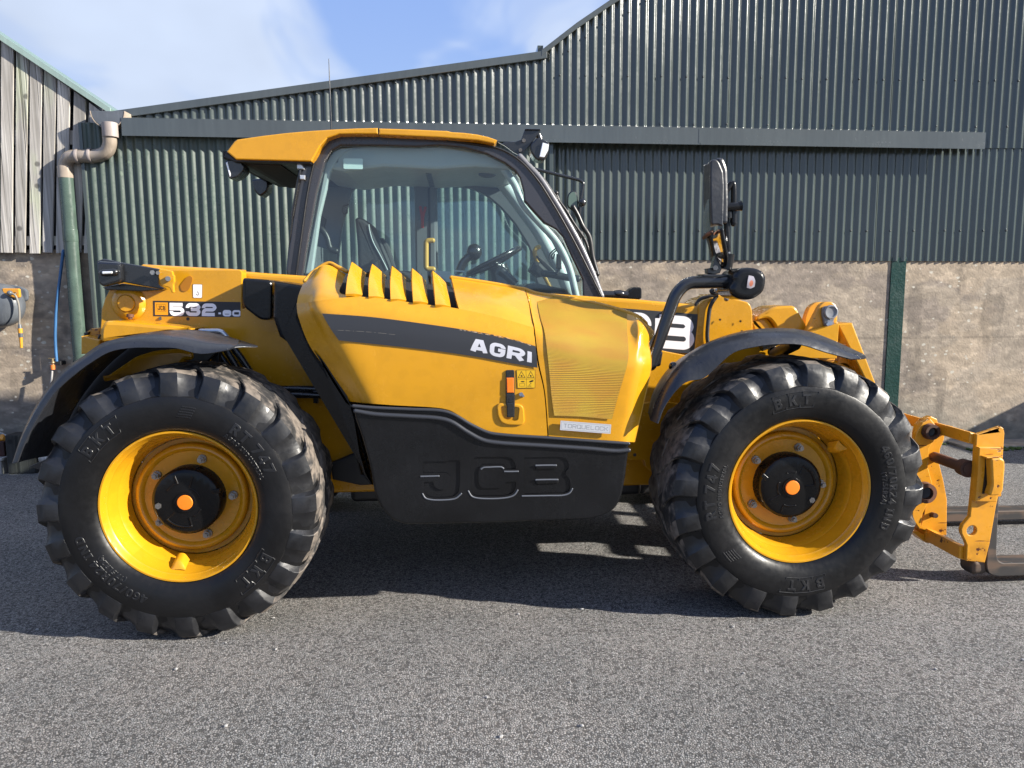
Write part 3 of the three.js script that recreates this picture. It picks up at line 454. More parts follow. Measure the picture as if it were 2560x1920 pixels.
// ---- wheels: one wheel built at its axle, outer side towards +z, then copied
const font = await new FontLoader().loadAsync('fonts/droid/droid_sans_bold.typeface.json');
const AX = 0.605;
function makeWheel() {
  const w = new THREE.Group(); w.name = 'wheel'; origin.set(w, V(0, 0, 0));
  const zc = -0.205, mir = (l) => [...l, ...l.slice().reverse().map(([r, z]) => [r, 2 * zc - z])];
  const side = [[0.325, -0.02], [0.338, 0.006], [0.352, 0.018], [0.375, 0.029], [0.41, 0.036], [0.45, 0.036], [0.478, 0.031], [0.486, 0.027], [0.490, 0.018], [0.505, 0.012], [0.53, 0.002], [0.560, -0.015], [0.576, -0.034], [0.588, -0.062], [0.594, -0.10], [0.596, -0.16]];
  const zAt = (r) => { for (let i = 1; i < 9; i++) if (r <= side[i][0]) return mix(side[i - 1][1], side[i][1], (r - side[i - 1][0]) / (side[i][0] - side[i - 1][0])); return side[7][1]; };
  part('tyre', crease(lathe(mir(side).reverse(), 120), 0.5), rubber, w);
  // lugs: a chevron of two rows, half a pitch apart
  const top = [[0.487, 0.0285], [0.512, 0.0265], [0.540, 0.022], [0.567, 0.0135], [0.586, 0.0035], [0.597, -0.014], [0.6015, -0.050], [0.604, -0.105], [0.605, -0.165], [0.6055, -0.222]];
  const low = [[0.484, 0.020], [0.506, 0.008], [0.534, 0.001], [0.557, -0.013], [0.573, -0.028], [0.584, -0.044], [0.5915, -0.072], [0.5955, -0.112], [0.5975, -0.165], [0.5985, -0.222]];
  const ang = [0, 0.0, 0.0, 0.003, 0.012, 0.032, 0.07, 0.13, 0.20, 0.27], wt = [0.074, 0.072, 0.069, 0.067, 0.066, 0.065, 0.063, 0.060, 0.057, 0.054], step = Math.PI * 2 / 20;
  const faces = [], N = 20, shoulders = [];
  for (let k = 0; k < N * 2; k++) {
    const far = k & 1, th0 = Math.PI * k / N + (hsh(k, 5, 9) - 0.5) * 0.008, P = (r, z, a) => { const t = th0 + a; return [r * Math.cos(t), r * Math.sin(t), far ? 2 * zc - z : z]; };
    const rows = top.map((q, i) => { const l = low[i], f = (t) => [mix(l[0], q[0], t), mix(l[1], q[1], t)], b = f(0.12), m = f(0.42), w = wt[i], wide = mix(0.030, 0.020, Math.min(1, i / 6)), foot = Math.min(step - w - wide - 0.004, w + 0.125 - 0.03 * Math.max(0, i - 5) / 4);
      return [P(l[0], l[1], ang[i] - foot), P(b[0], b[1], ang[i] - mix(w, foot, 0.62)), P(m[0], m[1], ang[i] - mix(w, foot, 0.25)), P(q[0] - 0.003, q[1] - 0.001, ang[i] - w), P(q[0], q[1], ang[i] - w + 0.006), P(q[0], q[1], ang[i] + w - 0.006), P(q[0] - 0.003, q[1] - 0.001, ang[i] + w), P(l[0], l[1], ang[i] + w + wide)]; });
    const put = (l, a, b, c, d) => (far ? l.push(...a, ...c, ...b, ...a, ...d, ...c) : l.push(...a, ...b, ...c, ...a, ...c, ...d));
    for (let i = 0; i < rows.length - 1; i++) for (let j = 0; j < 7; j++) put(i < 4 ? shoulders : faces, rows[i][j], rows[i][j + 1], rows[i + 1][j + 1], rows[i + 1][j]);
    const e = rows.at(-1); put(faces, e[0], e[1], e[6], e[7]); put(faces, e[1], e[2], e[5], e[6]); put(faces, e[2], e[3], e[4], e[5]);
    const s0 = rows[0]; put(shoulders, s0[0], s0[7], s0[6], s0[1]); put(shoulders, s0[1], s0[6], s0[5], s0[2]); put(shoulders, s0[2], s0[5], s0[4], s0[3]);
  }
  const bg = (l) => { const g = new THREE.BufferGeometry(); g.setAttribute('position', new THREE.Float32BufferAttribute(l, 3)); return toCreasedNormals(g, 0.5); };
  part('tread', bg(faces), treadRubber, w); part('shoulder_lugs', bg(shoulders), lugRubber, w, { kind: 'stuff' });
  const tb = []; tb.push(lathe([[0.589, 2 * zc + 0.064], [0.5945, 2 * zc + 0.10], [0.597, 2 * zc + 0.16], [0.5975, zc], [0.597, -0.16], [0.5945, -0.10], [0.589, -0.064]], 96)); part('tread_base', tb, treadRubber, w);
  // moulded lettering
  const L = [], curve = (s, a0, R, size, dep, sp = 1.1) => {
    let x = 0; const gl = []; for (const ch of s) { const adv = (font.data.glyphs[ch]?.ha ?? 700) / font.data.resolution * size * sp; if (ch !== ' ') gl.push([ch, x]); x += adv; }
    for (const [ch, gx] of gl) { const g = new TextGeometry(ch, { font, size, depth: dep, curveSegments: 3, bevelEnabled: true, bevelThickness: 0.0012, bevelSize: 0.001, bevelSegments: 1 }), p = g.attributes.position; for (let i = 0; i < p.count; i++) { const X = gx + p.getX(i) - x / 2, Y = p.getY(i), r = R + Y, t = a0 - X / R; p.setXYZ(i, r * Math.cos(t), r * Math.sin(t), zAt(r) - 0.001 + p.getZ(i)); } g.computeVertexNormals(); L.push(g); }
  };
  const D = Math.PI / 180;
  for (const a of [133, -42]) { curve('BKT', a * D, 0.408, 0.046, 0.002, 1.6);
    for (let b = -1; b <= 1; b++) { const R0 = 0.396, R1 = 0.467, w2 = 0.034, c0 = a * D - b * 0.152, E = (r, x) => { const t = c0 - (x + (r - 0.43) * 0.28) / 0.43; return [r * Math.cos(t), r * Math.sin(t), zAt(r) + 0.001]; }; const pts = [E(R0, -w2), E(R0, w2), E(R1, w2), E(R1, -w2)]; for (let i = 0; i < 4; i++) L.push(rod(pts[i], pts[(i + 1) % 4], 0.0022, 0.0022, 5)); } }
  curve('RT 747', 37 * D, 0.408, 0.048, 0.0018, 1.25); curve('460/70R24 IND', 222 * D, 0.405, 0.036, 0.0016, 1.12); curve('AGRO INDUSTRIAL', 37 * D, 0.376, 0.018, 0.002, 1.1); curve('(17.5LR24)', 222 * D, 0.376, 0.020, 0.002, 1.1);
  for (let q = 0; q < 5; q++) curve('=======', (82 - q * 0.6) * D, 0.398 + q * 0.011, 0.009, 0.0012, 1.2);
  part('sidewall_lettering', L, lugRubber, w);
  // rim
  const rim = [[0.318, -0.03], [0.330, -0.012], [0.335, 0.0], [0.333, 0.006], [0.326, 0.006], [0.320, -0.002], [0.315, -0.016], [0.309, -0.024], [0.3065, -0.038], [0.301, -0.047], [0.2985, -0.062], [0.293, -0.071], [0.2905, -0.088], [0.284, -0.098], [0.280, -0.12], [0.275, -0.15], [0.271, -0.178]];
  part('rim', [crease(lathe(rim, 128), 0.42), lathe([[0.268, -0.178], [0.27, -0.3], [0.31, -0.40], [0.33, -0.42]], 64)], yellow, w);
  const disc = [[0.248, -0.172], [0.246, -0.162], [0.238, -0.154], [0.228, -0.152], [0.218, -0.158], [0.210, -0.170], [0.200, -0.172], [0.12, -0.172]];
  part('wheel_disc', [crease(lathe(disc, 80), 0.7), lathe([[0.27, -0.188], [0.12, -0.188]].reverse(), 40)], yellow, w);
  part('hub', [crease(lathe([[0.150, -0.19], [0.150, -0.098], [0.146, -0.092], [0.136, -0.086], [0.128, -0.084], [0.10, -0.082], [0.06, -0.080], [0.047, -0.078], [0.045, -0.074], [0.040, -0.074], [0.001, -0.074]], 64), 0.6),
    ...[[0.35, 1.25, 0.066], [1.9, 2.5, 0.090], [3.9, 4.9, 0.112], [5.2, 5.75, 0.072]].map(([a, b, r]) => tube(Array.from({ length: 7 }, (_, i) => { const t = mix(a, b, i / 6); return [r * Math.cos(t), r * Math.sin(t), -0.081]; }), 0.0042, { n: 20, k: 6 })),
    ...[[1.25, 0.066, 0.118], [1.9, 0.09, 0.125], [3.9, 0.065, 0.112], [4.9, 0.07, 0.112]].map(([t, a, b]) => rod([a * Math.cos(t), a * Math.sin(t), -0.081], [b * Math.cos(t), b * Math.sin(t), -0.0835], 0.0042, 0.0042, 6)),
    box(0.115, 0.150, 0.035, 0.055, -0.10, -0.080, 0.004)], hubBlack, w);
  part('drain_plug', [rod([-0.118, -0.015, -0.09], [-0.118, -0.015, -0.076], 0.015, 0.014, 6)], steel, w);
  part('hub_reflector', lathe([[0.0335, -0.075], [0.0335, -0.071], [0.031, -0.0695], [0, -0.0695]], 32), std([0.80, 0.20, 0.008], 0.45), w);
  for (let i = 0; i < 5; i++) { const a = (1 + 72 * i) * D, c = [0.182 * Math.cos(a), 0.182 * Math.sin(a)]; part('wheel_nut', [rod([...c, -0.172], [...c, -0.163], 0.021, 0.019, 20), rod([...c, -0.165], [...c, -0.142], 0.0165, 0.0165, 6), rod([...c, -0.142], [...c, -0.128], 0.010, 0.0095, 10)], steel, w); }
  const vrow = (r, z, hh) => [-0.034, -0.017, 0, 0.017, 0.034].map((x, i) => [-0.04 + x, -Math.sqrt(r * r - x * x) + hh * [0, 0.8, 1, 0.8, 0][i], z]);
  part('valve_guard', patch([vrow(0.300, -0.045, 0.006), vrow(0.292, -0.06, 0.030), vrow(0.274, -0.105, 0.034)], 12, 6, 0.003), yellow, w);
  return w;
}
{
  const w0 = makeWheel();
  const place = (w, x, z, flip, spin, steer, label) => { w.position.set(x - 1.375, AX - 0.0, z + 1.15); w.rotation.order = 'YZX'; w.rotation.set(0, (flip ? Math.PI : 0) + steer, spin); w.userData.label = label; th.add(w); origin.set(w, V(x, AX, z)); };
  const copies = [0, 1, 2].map(() => w0.clone());
  place(w0, 0, 0, false, 0, 0.003, 'rear wheel nearest the viewer under the long black mudguard');
  place(copies[0], 2.75, 0, false, rad(140), 0.010, 'front wheel nearest the viewer under the short black mudguard');
  place(copies[1], 0, -2.30, true, 0.5, 0.0, 'far rear wheel in shade beyond the chassis');
  place(copies[2], 2.75, -2.30, true, 1.3, 0.0, 'far front wheel in shade beyond the chassis');
}
// ---- chassis and axles
parts('axle', [rod([0, AX, -0.3], [0, AX, -2.0], 0.085), rod([0, AX, -0.22], [0, AX, -0.5], 0.13, 0.11), rod([2.75, AX, -0.3], [2.75, AX, -2.0], 0.085), rod([2.75, AX, -0.22], [2.75, AX, -0.5], 0.13, 0.11), ball([0, AX, -1.15], 0.19), ball([2.75, AX, -1.15], 0.19)], black, th);
part('chassis', [ext([[1.825,.859],[1.826,.625],[2.188,.617],[2.197,.581],[2.294,.493],[2.47,.566],[2.972,.835],[2.251,.937]], -0.70, -0.64, { b: 0.004 }), ext([[2.2,1.232],[2.228,1.213],[2.325,1.191],[2.431,1.169],[2.512,1.192],[2.698,1.245],[3.013,1.266],[3.239,1.338],[3.235,1.146],[3.095,1.15],[2.831,1.057],[2.525,.685],[2.217,.616],[2.103,.622],[2.146,.737],[2.203,1.066]], -0.72, -0.66, { b: 0.004 }), box(0.5, 2.55, 0.46, 0.86, -1.60, -0.70, 0.02), box(-0.75, 0.7, 0.70, 1.02, -1.5, -0.9, 0.02), box(2.3, 3.25, 0.72, 1.05, -1.5, -0.9, 0.02)], yellow, th);
parts('underbody', [box(0.62, 2.2, 0.40, 0.62, -1.7, -0.72, 0.03), rod([0.1, 0.55, -1.15], [2.7, 0.55, -1.15], 0.05), box(0.55, 0.9, 0.45, 0.85, -2.2, -1.6, 0.03), box(1.0, 2.0, 0.45, 1.2, -2.25, -1.6, 0.03), ext([[.539,.639],[.682,.697],[.69,.624],[.7,.579],[.718,.573],[.755,.521],[.687,.52],[.547,.555]], -0.9, -0.62, { b: 0.01 })], black, th);
part('chassis_side_plate', ext([[.534,.628],[.675,.688],[.652,.796],[.624,1.093],[.478,1.274],[.278,1.54],[.123,1.431],[.133,1.633],[-.246,1.635],[-.349,1.662],[-.452,1.59],[-.518,1.537],[-.542,1.497],[-.561,1.44],[-.575,1.35],[-.582,1.3],[-.582,1.274],[-.134,1.141],[-.14,1.061],[.1,1.058],[.239,.936],[.477,.759],[.522,.656]], -0.74, -0.66, { b: 0.004, r: 0.02 }), yellow, th);
part('tower_plate', [ext([[-.589,1.595],[-.478,1.673],[.044,1.642],[.032,1.407],[-.235,1.291],[-.73,1.257],[-.71,1.433],[-.661,1.537]], -1.06, -0.98, { b: 0.004 })], yellow, th);
// boom: main section along the machine and its nose
part('boom', [ext([[-.389,1.666],[-.121,1.648],[.154,1.624],[.236,1.617],[.442,1.602],[1.494,1.498],[1.728,1.502],[1.977,1.482],[2.165,1.47],[2.348,1.452],[2.564,1.433],[2.532,1.215],[2.504,1.152],[2.211,1.181],[1.945,1.221],[1.633,1.25],[.349,1.497],[.07,1.481],[-.291,1.513],[-.396,1.565]], -1.02, -0.76, { b: 0.02, bs: 3, seg: 12 })], yellow, th);
part('boom_nose', [ext([[2.498,1.437],[2.535,1.467],[2.585,1.479],[2.597,1.495],[2.781,1.447],[2.798,1.406],[2.805,1.288],[2.767,1.187],[2.479,1.14],[2.499,1.365]], -1.04, -0.752, { b: 0.006, r: 0.03 }), ext([[2.804,1.405],[2.824,1.377],[2.903,1.37],[2.964,1.296],[2.974,1.206],[2.786,1.17],[2.808,1.298]], -0.98, -0.80, { b: 0.03 }), ext([[2.83,1.349],[2.842,1.377],[2.925,1.423],[3.048,1.43],[3.132,1.295],[3.129,1.206],[2.959,1.208],[2.949,1.31],[2.901,1.367]], -1.0, -0.78, { b: 0.012, r: 0.03 })], yellow, th);
part('boom_head', [ext([[3.091,1.299],[3.103,1.318],[3.156,1.429],[3.18,1.446],[3.219,1.451],[3.249,1.432],[3.259,1.404],[3.254,1.322],[3.262,1.171],[3.255,1.114],[3.176,1.134],[3.082,1.199]], -0.76, -0.72, { b: 0.006, r: 0.04 }), ext([[3.159,1.354],[3.183,1.419],[3.222,1.443],[3.31,1.446],[3.341,1.427],[3.351,1.398],[3.354,1.155],[3.166,1.184]], -0.94, -0.90, { b: 0.006, r: 0.04 }), ext([[3.315,1.323],[3.33,1.16],[3.312,1.108],[3.43,1.054],[3.453,1.061]], -0.90, -0.80, { b: 0.006 })], yellowWorn, th);
part('boom_head_strap', ext([[3.25,1.331],[3.334,1.336],[3.509,.947],[3.53,.902],[3.464,.91],[3.432,1.006]], -0.93, -0.70, { b: 0.008 }), yellow, th);
part('link_plate', ext([[3.166,1.417],[3.181,1.428],[3.216,1.426],[3.24,1.41],[3.238,1.379],[3.222,1.317],[3.213,1.302],[3.193,1.305],[3.18,1.324],[3.164,1.38]], -0.72, -0.70, { b: 0.004, r: 0.02 }), std([0.16, 0.165, 0.18], 0.55, { roughnessMap: rough1 }), th);
part('pivot_pin', [lathe([[0.038, 0], [0.038, 0.012], [0.030, 0.015], [0.029, 0.009], [0.001, 0.009]], 28).translate(3.207,1.395,-.7)], std([0.20, 0.205, 0.22], 0.5, { roughnessMap: rough1 }), th);
part('link_bolt', [rod([3.205,1.329,-.7], [3.204,1.329,-.697], 0.024, 0.024, 20), rod([3.205,1.329,-.7], [3.197,1.33,-.683], 0.0165, 0.0155, 6)], silver, th);
part('lift_ram', [rod([2.788,1.224,-.6], [2.923,1.271,-.6], 0.03), rod([2.841,1.171,-.5], [2.899,1.23,-.5], 0.020), ball([2.866,1.191,-.62], 0.03)], gloss, th);
part('boom_nose', ext([[3.0, 1.12], [3.38, 1.12], [3.60, 0.74], [3.62, 0.44], [3.40, 0.32], [3.05, 0.36]], -0.98, -0.80, { b: 0.012, r: 0.04 }), yellow, th);
part('added_front_block', box(2.2, 3.15, 0.44, 0.73, -1.55, -0.78, 0.03), black, th);  // unseen black block added to shrink the sunlit patch under the machine
// rear of the boom tower: pivot boss, slots, bolts, lower ledge
part('pivot_boss', [crease(lathe([[0.001, 0.034], [0.038, 0.034], [0.040, 0.031], [0.041, 0.022], [0.043, 0.022], [0.045, 0.026], [0.060, 0.022], [0.074, 0.010], [0.084, 0.0]].reverse(), 48), 0.9).translate(...[-.428,1.47,-.655])], yellow, th);
part('grease_nipple', [rod([-.4,1.418,-.6], [-.401,1.403,-.6], 0.017, 0.017, 6), rod([-.401,1.403,-.6], [-.401,1.393,-.6], 0.011, 0.010, 8)], rusty, th);
part('lifting_slot', [ext([[-.174,1.556],[-.164,1.57],[-.138,1.599],[-.123,1.605],[-.111,1.595],[-.112,1.581],[-.127,1.545],[-.138,1.531],[-.151,1.525],[-.17,1.531]], -0.66, -0.6565, { b: 0, r: 0.02 })], std([0.33, 0.13, 0.006], 0.6), th);
parts('plate_hole', [rod([-.281,1.393,-.66], [-.279,1.393,-.657], 0.008), rod([-.146,1.39,-.66], [-.145,1.39,-.657], 0.008), rod([2.616,1.357,-.74], [2.615,1.358,-.737], 0.006), rod([2.729,1.348,-.74], [2.728,1.348,-.737], 0.006), rod([2.738,1.294,-.74], [2.737,1.294,-.737], 0.006), rod([2.138,.648,-.64], [2.137,.648,-.637], 0.009), rod([.534,.649,-.66], [.534,.65,-.657], 0.008)], black, th);
part('rear_ledge', [ext([[-.508,1.288],[-.507,1.33],[-.499,1.365],[-.477,1.39],[-.403,1.386],[-.169,1.363],[-.071,1.348],[-.075,1.341],[-.137,1.326],[-.24,1.303]], -0.70, -0.50, { b: 0.025, r: 0.03 }), ext([[-.652,1.311],[-.565,1.29],[-.57,1.221],[-.659,1.222]], -0.9, -0.62, { b: 0.006 })], yellow, th);
parts('ledge_bolt', [rod([-.438,1.381,-.6], [-.436,1.387,-.6], 0.018, 0.016, 10), rod([-.192,1.355,-.6], [-.192,1.361,-.6], 0.018, 0.016, 10)], steel, th);
part('hitch_bracket', [ext([[-.666,1.33],[-.647,1.344],[-.623,1.342],[-.601,1.348],[-.612,1.296],[-.658,1.293],[-.692,1.308]], -0.80, -0.72, { b: 0.004 })], yellowWorn, th);
parts('hitch_latch', [ext([[-.677,1.324],[-.653,1.327],[-.659,1.313],[-.677,1.305]], -0.74, -0.70, { b: 0.004 }), tube([[-.58,1.311,-.66],[-.591,1.291,-.66],[-.612,1.291,-.66],[-.609,1.277,-.66],[-.593,1.266,-.66],[-.58,1.262,-.66]], 0.006, { n: 20, k: 6 })], black, th);
part('bonnet_bracket', ext([[-.228,1.637],[-.164,1.626],[-.162,1.607],[-.157,1.604],[-.157,1.573],[-.163,1.562],[-.163,1.521],[-.174,1.521],[-.182,1.547],[-.216,1.554],[-.224,1.563],[-.232,1.597]], -0.56, -0.54, { b: 0.004, r: 0.012 }), yellow, th);
parts('bracket_bolt', [rod([-.186,1.588,-.54], [-.172,1.588,-.5], 0.014, 0.012, 10), rod([-.258,1.618,-.54], [-.248,1.618,-.515], 0.012, 0.012, 6), rod([-.233,1.617,-.54], [-.223,1.616,-.515], 0.010, 0.010, 6)], steel, th);
part('counterweight_shroud', [ext([[-.526,1.675],[-.49,1.686],[-.41,1.668],[-.235,1.636],[-.238,1.619],[-.239,1.556],[-.214,1.542],[-.228,1.537],[-.41,1.574],[-.503,1.551],[-.521,1.575]], -0.60, -0.56, { b: 0.008, r: 0.01 }), ext([[-.512,1.674],[-.402,1.667],[-.4,1.622],[-.4,1.576],[-.489,1.552],[-.508,1.564],[-.514,1.623]], -0.57, -0.53, { b: 0.012, r: 0.02 }), ext([[-.534,1.549],[-.502,1.556],[-.436,1.568],[-.237,1.538],[-.258,1.533],[-.342,1.528],[-.479,1.536],[-.514,1.535]], -0.80, -0.62, { b: 0.006 })], gloss, th);
part('rear_lamp', [ext([[-.496,1.619],[-.483,1.634],[-.419,1.639],[-.404,1.625],[-.41,1.611],[-.425,1.603],[-.485,1.601]], -0.545, -0.50, { b: 0.014, r: 0.02, bs: 3 })], gloss, th);
part('rear_lamp_lens', ext([[-.471,1.624],[-.423,1.625],[-.424,1.613],[-.47,1.611]], -0.50, -0.487, { b: 0.004, r: 0.01 }), lens, th);
part('hose_guide', bent([[-.054,1.332,-.56],[.043,1.332,-.56],[.066,1.308,-.56],[.082,1.278,-.56]], 0.014, 0.05), silver, th);
part('hydraulic_hose', [tube([[-.12,1.218,-.58],[-.075,1.213,-.58],[-.034,1.184,-.58],[-.019,1.133,-.58]], 0.022, { k: 10 })], gloss, th);
for (const l of [[[.008,1.229,-.6],[.03,1.192,-.6],[.063,1.137,-.6]], [[.051,1.239,-.6],[.076,1.192,-.6],[.109,1.129,-.6]], [[.09,1.242,-.6],[.123,1.195,-.6],[.162,1.129,-.6]]]) part('hydraulic_hose', tube(l, 0.017, { n: 20, k: 10 }), gloss, th);
part('fender_stay', ext([[.013,1.233],[.049,1.233],[.038,1.141],[0,1.142]], -0.54, -0.50, { b: 0.004 }), black, th); part('fender_stay', rod([2.825,1.189,-.5], [2.815,1.259,-.25], 0.03), black, th);
part('mudguard_liner', ext([[-.728,.752],[-.619,1.003],[-.536,1.115],[-.45,1.202],[-.37,1.263],[-.282,1.31],[-.183,1.339],[-.084,1.347],[.005,1.339],[.085,1.318],[.063,1.244],[-.014,1.171],[-.15,1.154],[-.277,1.119],[-.422,1.093],[-.589,.994],[-.682,.827],[-.766,.668],[-.853,.699]], -0.47, -0.44, { b: 0.004 }), black, th);
part('rear_arm', [rod([-.778,1.054,-.62], [-.738,1.031,-.9], 0.05, 0.03), lathe([[0.036, -0.02], [0.056, -0.02], [0.056, 0.01], [0.036, 0.01], [0.036, -0.02]], 24).rotateY(-1.1).translate(...[-.758,1.059,-.6])], rusty, th);
part('rear_wing', [ext([[-.482,1.115],[-.445,1.137],[-.316,1.223],[-.225,1.249],[-.109,1.257],[-.056,1.247],[-.05,1.206],[-.104,1.197],[.003,1.196],[.011,1.172],[-.142,1.156],[-.324,1.094],[-.447,1.114]], -0.58, -0.42, { b: 0.02, r: 0.03 })], yellow, th);
parts('fuel_pipe', [bent([[.216,1.034,-.62],[.418,1.031,-.62],[.566,1.027,-.62]], 0.017, 0.03), bent([[.237,1.006,-.6],[.421,1.003,-.6],[.531,.998,-.6],[.567,1.029,-.6]], 0.017, 0.03)], gloss, th);
part('pipe_clip', ext([[.471,1.023],[.497,1.022],[.492,.957],[.469,.96]], -0.64, -0.60, { b: 0.003 }), gloss, th);

// ---- mudguards
const rails = (a, b, c, n = 40) => { const s = (l) => { const p = smooth(l, n); return p; }; const A = s(a), B = s(b), C = s(c); const rows = []; for (let k = 0; k <= 4; k++) rows.push(A.map((p, i) => p.map((q, j) => mix(q, B[i][j], k / 4) + (j === 1 ? 0.008 * Math.sin(Math.PI * k / 4) : 0)))); rows.push(B.map((p, i) => p.map((q, j) => mix(q, C[i][j], 0.5) + (j === 2 ? 0.012 : 0)))); rows.push(C); return grid(rows.reverse(), 0.007); };
{
  const inner = [[-.704,.756,-.42],[-.667,.887,-.42],[-.601,1.006,-.42],[-.517,1.115,-.42],[-.432,1.201,-.42],[-.357,1.26,-.42],[-.274,1.309,-.42],[-.175,1.338,-.42],[-.077,1.346,-.42],[.011,1.338,-.42],[.1,1.319,-.42],[.179,1.295,-.42]];
  const edge = [[-.683,.81,-.02],[-.641,.915,-.02],[-.585,1.025,-.02],[-.518,1.123,-.02],[-.441,1.207,-.02],[-.363,1.259,-.02],[-.277,1.315,-.02],[-.173,1.339,-.02],[-.063,1.345,-.02],[.039,1.334,-.02],[.157,1.311,-.02],[.276,1.302,-.02]];
  const lip = [[-.641,.823,.015],[-.598,.917,.015],[-.535,1.022,.015],[-.466,1.114,.015],[-.395,1.178,.015],[-.313,1.237,.015],[-.232,1.281,.015],[-.146,1.296,.015],[-.052,1.296,.015],[.034,1.293,.015],[.134,1.268,.015],[.246,1.283,.015]];
  part('rear_mudguard', [rails(inner, edge, lip, 44), patch([[...lip.slice(-1), [[.249,1.286,0]][0]], [edge.at(-1), [[.35,1.293,-.06]][0]], [inner.at(-1), [[.3,1.28,-.25]][0]]], 4, 4, 0.006, { linear: true })], fender, th);
}
{
  const inner = [[2.149,.911,-.42],[2.176,1.019,-.42],[2.256,1.14,-.42],[2.368,1.219,-.42],[2.443,1.258,-.42],[2.548,1.295,-.42],[2.665,1.319,-.42],[2.783,1.326,-.42],[2.901,1.32,-.42],[2.992,1.299,-.42],[3.114,1.251,-.42],[3.231,1.194,-.42]];
  const edge = [[2.066,.939,-.05],[2.099,1.039,-.05],[2.15,1.132,-.05],[2.201,1.194,-.05],[2.253,1.235,-.05],[2.32,1.275,-.05],[2.414,1.308,-.05],[2.52,1.328,-.05],[2.626,1.332,-.05],[2.733,1.325,-.05],[2.869,1.285,-.05],[3.059,1.21,-.05]];
  const lip = [[2.088,.933,0],[2.112,.999,0],[2.158,1.068,0],[2.214,1.117,0],[2.292,1.133,0],[2.343,1.176,0],[2.424,1.245,0],[2.513,1.268,0],[2.607,1.279,0],[2.728,1.276,0],[2.841,1.242,0],[2.962,1.209,0]];
  part('front_mudguard', rails(inner, edge, lip, 44), fender, th);
  const g = []; for (const [x, y] of [[550, 755], [640, 770], [425, 880], [528, 882]]) g.push(lathe([[0.004, 0.004], [0.014, 0.006], [0.017, 0.0]].reverse(), 16).applyQuaternion(new THREE.Quaternion().setFromUnitVectors(V(0, 0, 1), V(-0.45, 0.65, 0.6).normalize())).translate(...[[550, 755, 2.266,1.201,-.16], [640, 770, 2.283,1.202,-.06], [425, 880, 2.199,1.135,-.16], [528, 882, 2.222,1.146,-.05]].find((q) => q[0] === x).slice(2)));
  parts('mudguard_bolt', [...g, ball([2.225,1.16,-.25], 0.022)], gloss, th);
}

